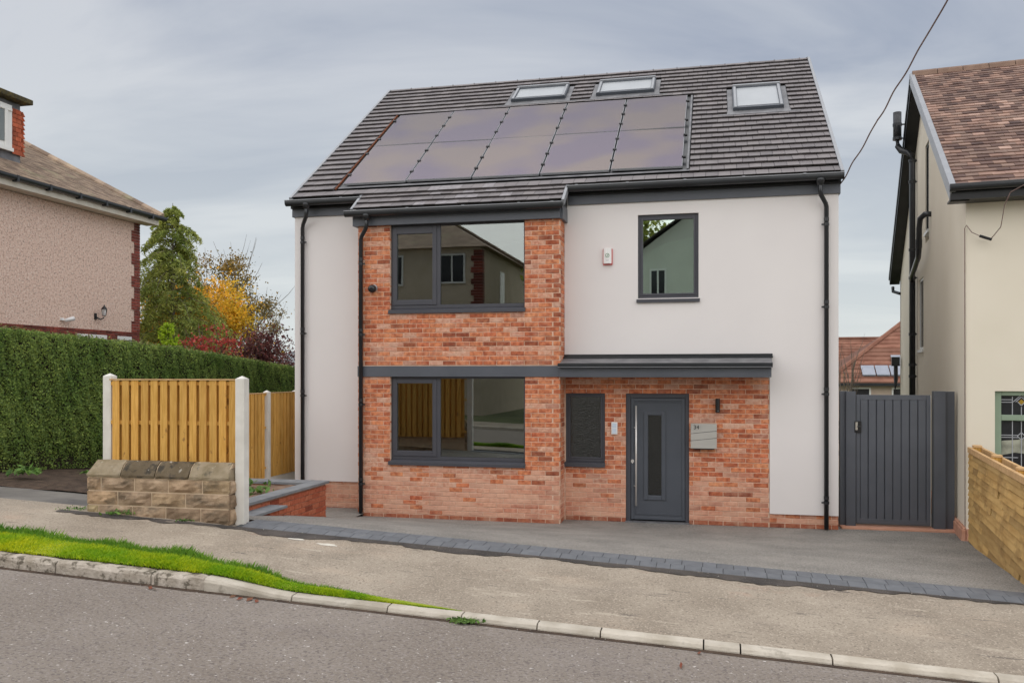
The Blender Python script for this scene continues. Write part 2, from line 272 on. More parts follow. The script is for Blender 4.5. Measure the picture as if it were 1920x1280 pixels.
class MB:
    def __init__(s): s.v = []; s.f = []
    def add(s, v, f):
        n = len(s.v); s.v += [tuple(p) for p in v]; s.f += [tuple(i + n for i in q) for q in f]; return s
    def hexa(s, p): return s.add(p, [(0, 3, 2, 1), (4, 5, 6, 7), (0, 1, 5, 4), (1, 2, 6, 5), (2, 3, 7, 6), (3, 0, 4, 7)])
    def box(s, x0, x1, y0, y1, z0, z1):
        return s.hexa([(x0, y0, z0), (x1, y0, z0), (x1, y1, z0), (x0, y1, z0), (x0, y0, z1), (x1, y0, z1), (x1, y1, z1), (x0, y1, z1)])
    def prism(s, poly, a0, a1, axis='x'):      # poly of (y,z) for x, (x,z) for y, (x,y) for z
        n = len(poly)
        g = {'x': lambda a, p: (a, p[0], p[1]), 'y': lambda a, p: (p[0], a, p[1]), 'z': lambda a, p: (p[0], p[1], a)}[axis]
        v = [g(a0, p) for p in poly] + [g(a1, p) for p in poly]
        return s.add(v, [tuple(range(n))[::-1], tuple(range(n, 2 * n))] + [(i, (i + 1) % n, n + (i + 1) % n, n + i) for i in range(n)])
    def tube(s, pts, r, n=10, cap=True):
        pts = [Vector(p) for p in pts]; rings = []
        up = Vector((0, 0, 1))
        for i, p in enumerate(pts):
            d = ((pts[min(i + 1, len(pts) - 1)] - pts[max(i - 1, 0)])).normalized()
            a = d.cross(up) if abs(d.z) < .95 else d.cross(Vector((0, 1, 0)))
            a.normalize(); b = d.cross(a)
            rr = r[i] if isinstance(r, (list, tuple)) else r
            rings.append([p + a * math.cos(2 * math.pi * k / n) * rr + b * math.sin(2 * math.pi * k / n) * rr for k in range(n)])
        v = [q for g in rings for q in g]; f = []
        for i in range(len(pts) - 1):
            for k in range(n): f.append((i * n + k, i * n + (k + 1) % n, (i + 1) * n + (k + 1) % n, (i + 1) * n + k))
        if cap: f.append(tuple(range(n))[::-1]); f.append(tuple((len(pts) - 1) * n + k for k in range(n)))
        return s.add(v, f)
    def xf(s, Mx): s.v = [tuple(Mx @ Vector(p)) for p in s.v]; return s
    def build(s, name, m, parent=None, local=False, bevel=0, smooth=False, Mx=None, **k):
        me = mesh(name, s.v, s.f, M[m] if isinstance(m, str) else m, smooth)
        import bmesh as _b
        bm = _b.new(); bm.from_mesh(me); _b.ops.recalc_face_normals(bm, faces=bm.faces); bm.to_mesh(me); bm.free()
        o = bpy.data.objects.new(name, me); link(o, parent, Mx, local)
        if bevel:
            b = o.modifiers.new('bevel', 'BEVEL'); b.width = bevel; b.segments = 2; b.limit_method = 'ANGLE'
        tag(o, **k); return o
def sub_intervals(x0, x1, cuts):
    iv = [(x0, x1)]
    for a, b in cuts:
        nv = []
        for p, q in iv:
            if b <= p or a >= q: nv.append((p, q)); continue
            if a > p: nv.append((p, a))
            if b < q: nv.append((b, q))
        iv = nv
    return iv
def wall_grid(mb, x0, x1, z0, z1, y0, y1, holes=()):
    xs = sorted({x0, x1} | {min(max(h[i], x0), x1) for h in holes for i in (0, 1)}); zz = sorted({z0, z1} | {min(max(h[i], z0), z1) for h in holes for i in (2, 3)})
    for i in range(len(xs) - 1):
        for j in range(len(zz) - 1):
            cx, cz = (xs[i] + xs[i + 1]) / 2, (zz[j] + zz[j + 1]) / 2
            if any(h[0] < cx < h[1] and h[2] < cz < h[3] for h in holes): continue
            mb.box(xs[i], xs[i + 1], y0, y1, zz[j], zz[j + 1])
    return mb
CAMP = Vector(cam.location)

# --- bricks -------------------------------------------------------
_bm = {}
def brick_geo(L, D, H, var, c=.004):
    r = random.Random(hash((round(L, 3), round(H, 3), var)) & 0xffff)
    j = lambda a: r.uniform(-a, a)
    x, z = L / 2, H / 2
    fo = [(-x + j(.0015), c + j(.001), -z + j(.0015)), (x + j(.0015), c, -z + j(.0015)), (x + j(.0015), c, z + j(.0015)), (-x + j(.0015), c, z + j(.0015))]
    fi = [(-x + c + j(.002), j(.0015), -z + c + j(.001)), (x - c + j(.002), j(.0015), -z + c + j(.001)), (x - c + j(.002), j(.0015), z - c + j(.001)), (-x + c + j(.002), j(.0015), z - c + j(.001))]
    ba = [(-x, D, -z), (x, D, -z), (x, D, z), (-x, D, z)]
    f = [(0, 1, 2, 3)] + [(4 + i, 4 + (i + 1) % 4, (i + 1) % 4, i) for i in range(4)] + [(8 + i, 8 + (i + 1) % 4, 4 + (i + 1) % 4, 4 + i) for i in range(4)]
    return fi + fo + ba, f
def lay_bricks(pieces, parent, nmax=300, name='brick', D=.09, geo=brick_geo):
    """pieces: (length, height, world matrix, material). The largest seen are objects, the rest one joined part."""
    def size(p):
        d = (p[2].translation - CAMP).length; return p[0] * p[1] / d / d
    pieces = sorted(pieces, key=size, reverse=True)
    for i, (L, H, Mx, mt) in enumerate(pieces[:nmax]):
        key = (name, round(L, 3), round(H, 3), i % 4 if L > .2 else i % 2, mt, geo.__name__)
        me = _bm.get(key)
        if me is None:
            v, f = geo(L, D, H, key[3]); me = _bm[key] = mesh(name, v, f, M[mt])
        o = bpy.data.objects.new(name, me); link(o, parent, Mx)
    by = {}
    for i, (L, H, Mx, mt) in enumerate(pieces[nmax:]):
        by.setdefault(mt, []).append((L, H, Mx, i))
    for mt, ps in by.items():
        mb = MB()
        for L, H, Mx, i in ps:
            v, f = geo(L, D, H, i % 4); mb.add([Mx @ Vector(p) for p in v], f)
        me = mesh(name, mb.v, mb.f, M[mt]); o = bpy.data.objects.new(name + '_courses', me); link(o, parent, Matrix.Identity(4)); o['kind'] = 'stuff'
def courses(x0, x1, z0, z1, holes=(), ph=.0755, shift=0, even=(0, 0), odd=(0, 0), L=.215, g=.010, zref=0):
    out = []
    k0 = int(math.floor((z0 - zref) / ph + 1e-6)); k1 = int(math.ceil((z1 - zref) / ph - 1e-6))
    for k in range(k0, k1):
        a = max(z0, zref + k * ph + g / 2); b = min(z1, zref + (k + 1) * ph - g / 2)
        if b - a < .02: continue
        ex = even if k % 2 == 0 else odd
        xa, xb = x0 + ex[0], x1 - ex[1]
        cuts = [(h[0], h[1]) for h in holes if h[2] < (a + b) / 2 < h[3]]
        iv = sub_intervals(xa, xb, cuts)
        st = shift + (L + g) / 2 * (k % 2)
        for p, q in iv:
            i0 = int(math.floor((p - x0 - st) / (L + g)))
            x = x0 + st + i0 * (L + g)
            while x < q:
                s, e = max(p, x + g / 2), min(q, x + L + g / 2)
                if x + g / 2 < p: s = p
                if e - s > .03: out.append((s, e, a, b, k))
                x += L + g
    return out
def front_m(x, y, z, rz=0):
    return Matrix.Translation((x, y, z)) @ Matrix.Rotation(rz, 4, 'Z')
# --- leaves --------------------------------------------------------
nr = np.random.default_rng(11)
def quads(name, P, m, parent=None, kind=None, local=False):
    n = len(P); me = bpy.data.meshes.new(name)
    me.vertices.add(n * 4); me.vertices.foreach_set('co', P.reshape(-1).astype(np.float32))
    me.loops.add(n * 4); me.loops.foreach_set('vertex_index', np.arange(n * 4, dtype=np.int32))
    me.polygons.add(n); me.polygons.foreach_set('loop_start', np.arange(0, n * 4, 4, dtype=np.int32)); me.polygons.foreach_set('loop_total', np.full(n, 4, dtype=np.int32))
    me.materials.append(M[m]); me.update(calc_edges=True)
    o = bpy.data.objects.new(name, me); link(o, parent, None if parent is None or not local else None, local)
    if kind: o['kind'] = kind
    return o
def leafq(cen, size, asp=.55, nb=None, bias=0.0, szv=.4):
    n = len(cen); a = nr.normal(size=(n, 3))
    nn = nr.normal(size=(n, 3))
    if nb is not None: nn = nn * (1 - bias) + np.asarray(nb) * bias * 1.7
    nn /= np.linalg.norm(nn, axis=1)[:, None] + 1e-9
    a -= (a * nn).sum(1)[:, None] * nn; a /= np.linalg.norm(a, axis=1)[:, None] + 1e-9
    b = np.cross(nn, a); s = size * (1 + szv * nr.uniform(-1, 1, n))[:, None]
    return np.stack([cen - a * s * .5, cen + b * s * asp * .5 , cen + a * s * .5, cen - b * s * asp * .5], 1)

# ------------------------------------------------------------------ ground heights
def sx(x): return 40 * math.tanh(x / 40)
def zs(x): return .44 - .049 * sx(x)
def sm(a, b, x):
    t = min(1, max(0, (x - a) / (b - a))); return t * t * (3 - 2 * t)
def kd(x): return .055 + .065 * sm(-4.28, -3.45, x)
PB, KB, KF = -5.28, -7.02, -7.15       # pavement back, kerb back, kerb face
def zpave(x, y): return zs(x) - kd(x) * min(1, max(0, (PB - y) / (PB - KB)))
def zroad(x, y): t = (y + 10.2) / 3.05; return zs(x) - .165 + .05 * (1 - min(1, t * t))
def zdrive(x, y):
    t = min(1, max(0, (y + 4.85) / 4.45)); return zs(x) * (1 - (t * .75 + .25 * t * t * (3 - 2 * t)))
def zleft(x, y):                        # neighbouring plot and bed on the left
    return zs(x) - .03 - .052 * max(0, y + 5)
def sheet(name, xs, ys, zf, m, **k):
    v = [(x, y, zf(x, y)) for y in ys for x in xs]; nx = len(xs)
    f = [(j * nx + i, j * nx + i + 1, (j + 1) * nx + i + 1, (j + 1) * nx + i) for j in range(len(ys) - 1) for i in range(nx - 1)]
    o = bpy.data.objects.new(name, mesh(name, v, f, M[m], True)); link(o); tag(o, kind='structure', **k); return o
def lin(a, b, n): return [a + (b - a) * i / n for i in range(n + 1)]

def terrain_z(x, y):
    if y < -5.2: base = zs(x) - .32
    else:
        l = zleft(x, y) - .22; r = zdrive(x, y) - .15
        base = l + (r - l) * sm(-6.3, -5.9, x)
        if y < 0 and x > 3.8: base = min(base, -.05)
    if y > -2.2 and -7.72 < x < -5.6: base = min(base, -.15)
    if y > 8: base -= 3.2 * sm(8, 34, y)
    return base - 4 * sm(40, 400, abs(y)) * (1 if y > 0 else 0)
xs = [-900, -400, -150, -80, -50, -35] + lin(-28, -8, 20) + lin(-7.7, -5, 9) + lin(-4.5, 6, 14) + [9, 14, 22, 35, 60, 120, 300, 900]
ys = [-900, -300, -120, -60, -40, -30, -24] + lin(-20, -6, 14) + [-5.4, -5.2, -5, -4.5] + lin(-4, 12, 20) + [15, 20, 26, 34, 45, 60, 90, 150, 300, 600, 1200]
sheet('ground', xs, ys, terrain_z, 'terrain')
xs = lin(-45, -12, 20) + lin(-11, 8, 57) + lin(10, 45, 18)
road = sheet('road', xs, lin(-13.2, KF, 12), zroad, 'road')
sheet('pavement', xs, [KB, -6.6, -6.2, -5.8, -5.5, PB - .002, -5.26, -4.95], lambda x, y: zpave(x, y) - (.045 if y > PB and -5.15 < x < 3.8 else 0), 'pave')
sheet('far_pavement', xs, [-15.2, -14.2, -13.33], lambda x, y: zs(x) - .07, 'pave')
mb = MB()
for i in range(0, 45):
    x = -40 + i * 1.8
    mb.hexa([(x, -13.33, zs(x) - .3), (x + 1.79, -13.33, zs(x + 1.79) - .3), (x + 1.79, -13.2, zs(x + 1.79) - .3), (x, -13.2, zs(x) - .3),
             (x, -13.33, zs(x) - .066), (x + 1.79, -13.33, zs(x + 1.79) - .066), (x + 1.79, -13.21, zs(x + 1.79) - .07), (x, -13.21, zs(x) - .07)])
mb.build('far_kerb', 'kerb', kind='structure')

# driveway
sheet('driveway', lin(-5.78, 3.62, 24), lin(-4.86, .36, 22), lambda x, y: zdrive(x, y) + .004, 'drive')
sheet('side_path', lin(-7.6, -5.6, 6), lin(-1.72, .05, 6), lambda x, y: .06 + .0 * x, 'drive')
# near kerb, each stone a piece
kerb = tag(MB().box(-12, -11.9, KF + .02, KB - .02, zs(-12) - .4, zs(-12) - .2).build('kerb', 'kerb'), kind='structure')
joints = [-12.2, -11.3, -10.4, -9.5, -8.6, -7.7, -6.75, -5.78, -4.80, -4.28, -3.455, -2.6, -1.97, -1.35, -.85, -.07, .2, .85, 1.95, 2.85, 3.75, 4.65, 5.55, 6.45, 7.4]
def kerb_stone(x0, x1, old):
    r = random.Random(int(x0 * 100)); nx, prof = 9 if old else 5, None
    v, f = [], []
    prof = [(KF, -.30), (KF, -.035), (KF + .012, -.012), (KF + .03, -.001), (KB - .012, 0), (KB, -.006), (KB, -.2)]
    for i in range(nx + 1):
        x = x0 + .006 + (x1 - x0 - .012) * i / nx
        e = .012 * (1 if i in (0, nx) and old else 0)
        for j, (y, dz) in enumerate(prof):
            a = .007 if old else .0025
            jy = r.uniform(-a, a) * (1 if j < 4 else .4) ; jz = r.uniform(-a, a) * .8
            v.append((x, y + jy + (e if j < 4 else 0), zs(x) - kd(x) + .005 + dz + jz - e * .6))
    n = len(prof)
    for i in range(nx):
        for j in range(n - 1): f.append((i * n + j, (i + 1) * n + j, (i + 1) * n + j + 1, i * n + j + 1))
    f.append(tuple(range(n))[::-1]); f.append(tuple(nx * n + j for j in range(n)))
    o = bpy.data.objects.new('kerb_stone', mesh('kerb_stone', v, f, M['kerb_old' if old else 'kerb'], False)); link(o, kerb)
for a, b in zip(joints, joints[1:]): kerb_stone(a, b, b < -4.2)
mb = MB()
for i in range(60):     # silt line in the gutter
    x = -12 + i * .33; w0 = .045 + .05 * abs(mn.noise(Vector((x * 1.7, 0, 3)))); w1 = .045 + .05 * abs(mn.noise(Vector(((x + .33) * 1.7, 0, 3))))
    mb.add([(x, KF - w0, zroad(x, KF) + .004), (x + .33, KF - w1, zroad(x + .33, KF) + .004), (x + .33, KF + .01, zroad(x + .33, KF) + .006), (x, KF + .01, zroad(x, KF) + .006)], [(0, 1, 2, 3)])
mb.build('gutter_silt', 'soil', kind='stuff')

# edging of two rows of block pavers
edging = tag(sheet('driveway_edging', lin(-5.12, 3.6, 30), [PB - .01, -4.84], lambda x, y: zs(x) - .006, 'paverbed'), kind='structure')
def paver_geo(L, D, H, var, c=.004):
    r = random.Random(var * 7 + 3); j = lambda a: r.uniform(-a, a)
    x, y = L / 2, H / 2
    t = [(-x + c, -y + c, j(.002)), (x - c, -y + c, j(.002)), (x - c, y - c, j(.002)), (-x + c, y - c, j(.002))]
    o = [(-x, -y, -c), (x, -y, -c), (x, y, -c), (-x, y, -c)]; b = [(-x, -y, -D), (x, -y, -D), (x, y, -D), (-x, y, -D)]
    return t + o + b, [(0, 1, 2, 3)] + [(4 + i, 4 + (i + 1) % 4, (i + 1) % 4, i) for i in range(4)] + [(8 + i, 8 + (i + 1) % 4, 4 + (i + 1) % 4, 4 + i) for i in range(4)]
ps = []
sl = math.atan(-.049)
for row, (yc, dep, wd) in enumerate([(-5.175, .20, .135), (-4.945, .225, .135)]):
    x = -5.05 - .03 * row
    while x < 3.45:
        wdd = wd + rng.choice([0, .03, .07])
        bul = .018 * (1 - row)
        ps.append((wdd - .003, dep, Matrix.Translation((x + wdd / 2, yc + rng.uniform(-.003, .003), zs(x + wdd / 2) + (.002 if row == 0 else .010) + rng.uniform(-.0008, .0008))) @ Matrix.Rotation(-sl, 4, 'Y') @ Matrix.Rotation(R(rng.uniform(-.3, .3)) + 0, 4, 'Z') @ Matrix.Rotation(R(7 if row == 0 else 0), 4, 'X'), 'paver'))
        x += wdd
lay_bricks(ps, edging, 300, 'paver', .05, paver_geo)

# irregular fresh tarmac strip in front of edging and stone wall
def strip(name, x0, x1, yb, wf, m, dz=.006, n=320):
    v = []; f = []
    for i in range(n + 1):
        x = x0 + (x1 - x0) * i / n; wv = wf(x)
        for y in (yb, yb - wv): v.append((x, y, zpave(x, y) + dz))
    for i in range(n): f.append((2 * i + 1, 2 * i + 3, 2 * i + 2, 2 * i))
    o = bpy.data.objects.new(name, mesh(name, v, f, M[m])); link(o); tag(o, kind='structure')
strip('tarmac_patch', -7.3, 3.9, PB + .004, lambda x: max(.03, .10 + .11 * mn.noise(Vector((x * .7, 1.3, 0))) + .08 * mn.noise(Vector((x * 3.1, 2.3, 0))) + .05 * mn.noise(Vector((x * 11, 2.3, 0))) + .20 * math.exp(-((x + 4.35) / .45) ** 2) + .10 * math.exp(-((x + 2.5) / .5) ** 2)), 'pave_dark')
sheet('neighbour_driveway', lin(-20, -7.05, 14), lin(-5.02, -3.65, 6), lambda x, y: zleft(x, y) + .006, 'nasph')
sheet('hedge_soil', lin(-22, -7.65, 30), lin(-3.82, 2.5, 16), lambda x, y: zleft(x, y) + .012 + .07 * sm(-3.82, -3.3, y) + .03 * mn.noise(Vector((x * 3, y * 3, 0))), 'soil')
sheet('bed_soil', lin(-7.65, -5.84, 12), lin(-4.95, -1.86, 14), lambda x, y: .69 + .03 * mn.noise(Vector((x * 4, y * 4, 1))), 'soil_b')

# ------------------------------------------------------------------ MAIN HOUSE
H = thing('detached_house', 'new detached house with white render, orange brick bay, slate grey roof and solar panels', 'house', (-2.6, 0, 0))
XL, XR = -7.075, 1.84
BX0, BX1, BY = -5.72, -2.335, -.43
EY, EZ, RY, RZ = -.15, 5.36, 4.53, 8.68
TS = (RZ - EZ) / (RY - EY)
ztop = lambda y: EZ - .06 + TS * (y - EY) if y <= RY else EZ - .06 + TS * (2 * RY - y - EY)
mb = MB()
wall_grid(mb, XL, BX0, .51, 5.33, 0, .3)
wall_grid(mb, BX1 - .0, XR, 2.30, 5.33, 0, .3, [(-1.16, -.22, 3.545, 4.865)])
wall_grid(mb, .845, XR, .215, 2.30, 0, .3)
YB = 9.06
for xa, xb in ((XL, XL + .3), (XR - .3, XR)):
    mb.prism([(.3, -.3), (YB, -.3), (YB, ztop(YB)), (RY, ztop(RY)), (.3, ztop(.3))], xa, xb)
mb.box(XL + .3, XR - .3, YB - .3, YB, -.3, 5.2)
mb.build('wall', 'render', H)
# brick backing (mortar)
wins_lo = [(-5.155, -2.895, .93, 2.31)]; wins_up = [(-5.16, -2.9, 3.40, 4.80)]
mb = MB()
wall_grid(mb, BX0 + .006, BX1 - .006, -.1, 2.31, BY + .006, BY + .11, wins_lo)
wall_grid(mb, BX0 + .006, BX1 - .006, 2.48, 4.80, BY + .006, BY + .11, wins_up)
mb.box(BX0 + .006, BX1 - .006, BY + .013, BY + .11, 2.31, 2.48)
for xa, xb in ((BX0 + .006, BX0 + .112), (BX1 - .112, BX1 - .006)):
    mb.box(xa, xb, BY + .112, .02, -.1, 4.80)
mb.box(XL + .011, BX0, .036, .28, -.3, .509)
wall_grid(mb, BX1 - .013, .843, -.1, 2.298, .026, .28, [(-2.322, -1.684, .935, 2.06), (-1.353, -.365, -.2, 2.045)])
mb.box(.844, XR - .011, .036, .28, -.3, .214)
BW = mb.build('brick_wall', 'mortar', H)
ps = []
def sm_(a, b, x):
    t = min(1, max(0, (x - a) / (b - a))); return t * t * (3 - 2 * t)
def bmat(z, x):
    if z < .075: return 'brick_wet'
    if rng.random() < .92 - .95 * sm_(.40, 1.0, z): return 'brick_low'
    return 'brick_pale' if rng.random() < .2 else 'brick'
def addf(cs, y, jit=.0025, sidex=None, wet=True):
    for s, e, a, b, k in cs:
        L_ = round((e - s) * 200) / 200 if False else e - s
        jy = rng.uniform(-jit, jit * .6)
        rot = R(rng.uniform(-.35, .35))
        if sidex is None: Mx = front_m((s + e) / 2, y + jy, (a + b) / 2, rot)
        elif sidex > 0: Mx = front_m(sidex_x + jy, (s + e) / 2, (a + b) / 2, R(90) + rot)
        ps.append((e - s, b - a, Mx, bmat((a + b) / 2, 0)))
addf(courses(BX0, BX1, 0, 2.305, wins_lo + [], even=(0, 0), odd=(.1125, .1125)), BY)
addf(courses(BX0, BX1, 2.485, 4.80, wins_up, even=(0, 0), odd=(.1125, .1125)), BY)
sidex_x = BX1
for s, e, a, b, k in courses(BY, .0, 0, 4.80, [], even=(.1125, 0), odd=(0, 0), shift=0):
    if 2.3 < (a + b) / 2 < 2.49: continue
    ps.append((e - s, b - a, front_m(BX1 + rng.uniform(-.001, .002), (s + e) / 2, (a + b) / 2, R(90)), bmat((a + b) / 2, 0)))
for s, e, a, b, k in courses(0, .43, 0, 4.80, [], even=(0, .1125), odd=(0, 0), shift=0):
    if 2.3 < (a + b) / 2 < 2.49: continue
    ps.append((e - s, b - a, front_m(BX0 - rng.uniform(-.001, .002), -(s + e) / 2, (a + b) / 2, R(-90)), bmat((a + b) / 2, 0)))
addf(courses(BX1 + .012, .84, 0, 2.295, [(-2.322, -1.684, .87, 2.065), (-1.353, -.365, -1, 2.055)]), .02)
addf(courses(XL, BX0 - .02, 0.0, .505), .03)
addf(courses(.845, XR, -.10, .21), .03)
lay_bricks(ps, BW, 300, 'brick', .1025)
# white efflorescence lumps of mortar on the face: tiny droppings
mb = MB()
# interior rooms
mb.box(XL + .3, XR - .3, .35, YB - .3, 2.45, 2.75).box(XL + .3, XR - .3, .3, YB - .3, -.25, .02)
mb.box(XL + .3, XR - .3, 3.6, 3.7, .02, 5.1)
mb.box(XL + .3, XR - .3, .3, YB - .3, 5.06, 5.1)
mb.box(-2.45, -2.35, .3, 3.6, .02, 5.06)
mb.box(BX0 + .13, BX1 - .13, BY + .12, .3, -.1, .02).box(BX0 + .13, BX1 - .13, BY + .12, .3, 2.33, 2.46)
mb.build('interior', 'room', H)

# beam, canopy, fascia
mb = MB(); mb.box(BX0 - .0, BX1 + .002, BY - .02, BY + .03, 2.308, 2.482)
mb.build('beam_cover', 'anth', H, bevel=.003)
mb = MB(); mb.box(BX1 + .004, .84, -.49, -.45, 2.305, 2.462).box(.80, .838, -.45, 0, 2.32, 2.455).box(BX1 + .004, .80, -.45, -.002, 2.32, 2.345)
mb.build('canopy_fascia', 'anth', H, bevel=.003)
mb = MB(); mb.prism([(-.50, 2.515), (-.50, 2.50), (-.02, 2.60), (-.02, 2.62)], BX1 + .002, .86)
mb.build('canopy_roof', 'lead', H, bevel=.002)
mb = MB(); mb.box(BX1 + .001, .885, -.05, -.001, 2.60, 2.665).prism([(-.05, 2.606), (-.05, 2.63), (-.12, 2.622), (-.12, 2.598)], BX1 + .001, .885)
mb.build('canopy_flashing', 'blackpl', H, bevel=.002)
def gutter(x0, x1, y, z, r=.058, parent=H, m='blackpl', n=10):
    """half-round gutter with an open top; y is its centre, z its lip."""
    mb = MB(); pr = [(y - r * math.cos(a), z - .035 - r * .95 * math.sin(a)) for a in [math.pi * i / n for i in range(n + 1)]]
    pr = [(y - r, z)] + pr + [(y + r, z)]
    inn = [(yy + (.006 if yy < y else -.006), zz + .004) for yy, zz in pr][::-1]
    mb.prism(pr + inn, x0, x1)
    for xe in (x0, x1):
        mb.prism(pr, xe - .003, xe + .003)
    return mb
def build_gutter(x0, x1, y, z, parent=H, clips=()):
    g = gutter(x0, x1, y, z).build('gutter', 'blackpl', parent)
    mb = MB(); mb.box(x0 - .004, x1 + .004, y - .066, y - .054, z - .004, z + .008)
    mb.build('gutter_lip', 'alu', g)
    for c in clips:
        MB().box(c - .022, c + .022, y - .07, y - .05, z - .004, z + .016).build('gutter_clip', 'alu', g)
build_gutter(-7.13, -5.76, EY - .06, 5.31, clips=(-7.0, -6.1))
build_gutter(-2.25, 1.885, EY - .06, 5.325, clips=(-2.1, -1.3, -.42, .45, 1.33))
build_gutter(-5.87, -2.27, -.60, 5.005, clips=(-5.68, -4.78, -3.85, -2.95, -2.42))
g = gutter(BX1 - .01, .85, -.533, 2.515, r=.036); g.build('gutter', 'blackpl', H)
MB().box(BX1 - .01, .85, -.578, -.568, 2.455, 2.462).build('gutter_lip', 'alu', H)
mb = MB()
MB().box(-7.11, BX0 - .02, -.035, -.002, 5.065, 5.30).box(-7.11, -7.077, -.002, .5, 5.065, 5.30).build('fascia', 'anth', H, bevel=.003)
MB().box(-2.27, 1.865, -.035, -.002, 5.065, 5.30).box(1.842, 1.868, -.002, .5, 5.065, 5.30).build('fascia', 'anth', H, bevel=.003)
MB().box(-7.11, BX0 - .02, -.09, -.036, 5.20, 5.32).build('eaves_shade_strip', 'blackm', H)  # black strip stands in for the shadow band between gutter and fascia
MB().box(-2.25, 1.865, -.09, -.036, 5.21, 5.33).build('eaves_shade_strip', 'blackm', H)  # same painted shadow band along the right-hand eave
mb = MB(); mb.box(-5.785, -2.32, -.50, -.445, 4.78, 4.975).box(-5.785, -5.735, -.445, 0, 4.78, 4.975).box(-2.333, -2.285, -.445, -.003, 4.78, 5.0)
mb.box(-5.73, -2.335, -.445, 0, 4.80, 4.82)
mb.build('bay_fascia', 'anth', H, bevel=.003)
mb = MB(); mb.prism([(-.58, 4.96), (-.58, 5.03), (-.12, 5.37), (-.02, 5.37), (-.02, 4.97)], -5.74, -2.29)
mb.build('bay_cheek', 'blackm', H)

# roof: deck and tiles ------------------------------------------------
ang = math.atan(TS)
def roofm(x, s, off=0, y0=EY, z0=EZ, a=ang):
    return Matrix(((1, 0, 0, x), (0, math.cos(a), -math.sin(a), y0 + s * math.cos(a) - off * math.sin(a)), (0, math.sin(a), math.cos(a), z0 + s * math.sin(a) + off * math.cos(a)), (0, 0, 0, 1)))
SL = math.hypot(RY - EY, RZ - EZ)
mb = MB()
mb.prism([(EY, EZ - .07), (EY, EZ - .012), (RY, RZ - .012), (2 * RY - EY, EZ - .012), (2 * RY - EY, EZ - .07), (RY, RZ - .07)], XL + .02, XR - .0)
ROOF = mb.build('roof', 'underlay', H)
RX0, RX1 = -7.03, 1.845
px0, pw, ph_, ps0 = -6.235, 1.155, 1.725, .36
sk = [(-3.99, -2.88, 4.26, 5.00), (-2.26, -1.12, 4.26, 5.01), (.35, 1.22, 2.86, 4.06)]
GA = .2335; TW = .187
def tile_geo(L, D, Hh, var, c=.0):
    r = random.Random(var * 13 + 5); j = lambda a: r.uniform(-a, a)
    x = L / 2 - .0028; y0, y1 = -.004 + j(.003), Hh + .02
    t = [(-x, y0 + j(.002), .048 + j(.003)), (x, y0 + j(.002), .048 + j(.003)), (x, y1, .008), (-x, y1, .008)]
    b = [(-x, y0 + .034, .006), (x, y0 + .034, .006), (x, y1, -.002), (-x, y1, -.002)]
    return t + b, [(0, 1, 2, 3), (5, 4, 7, 6), (4, 5, 1, 0), (5, 6, 2, 1), (6, 7, 3, 2), (7, 4, 0, 3)]
ts = []
holes = [(px0 - .12, px0 + 5 * pw + .10, ps0 - .06, ps0 + 2 * ph_ + .1)] + [(a - .10, b + .10, c_ - .16, d_ + .06) for a, b, c_, d_ in sk]
k = 0
while k * GA < SL - .1:
    s0 = k * GA; s1 = min(s0 + GA, SL - .02)
    cuts = [(h[0], h[1]) for h in holes if h[2] < (s0 + s1) / 2 < h[3]]
    for p, q in sub_intervals(RX0, RX1, cuts):
        x = RX0 - TW + (TW / 2) * (k % 2)
        while x < q:
            s, e = max(p, x), min(q, x + TW)
            if e - s > .035:
                pale = (-4.7 < x < -3.3 and k in (0,) and rng.random() < .35)
                ts.append((e - s, s1 - s0, roofm((s + e) / 2, s0 - .03 if k == 0 else s0, 0) @ Matrix.Rotation(R(rng.uniform(-.35, .35)), 4, 'Z') @ Matrix.Rotation(R(rng.uniform(-.3, .5)), 4, 'X'), 'tile_pale' if pale else 'tile'))
            x += TW
    k += 1
# bay roof: three courses below the main eave
ba = R(36.5); by0, bz0 = -.56, 5.03
nb = 3
for k in range(nb + 0):
    s0 = k * .19
    x = -5.745 - TW + (TW / 2) * ((k + 1) % 2)
    while x < -2.285:
        s, e = max(-5.745, x), min(-2.285, x + TW)
        if e - s > .035:
            pale = (-4.75 < x < -3.25 and rng.random() < .42)
            ts.append((e - s, .20, roofm((s + e) / 2, s0, .004, by0, bz0, ba) @ Matrix.Rotation(R(rng.uniform(-.35, .35)), 4, 'Z') @ Matrix.Rotation(R(rng.uniform(0, .5)), 4, 'X'), 'tile_pale' if pale else 'tile'))
        x += TW
lay_bricks(ts, ROOF, 300, 'roof_tile', .02, tile_geo)
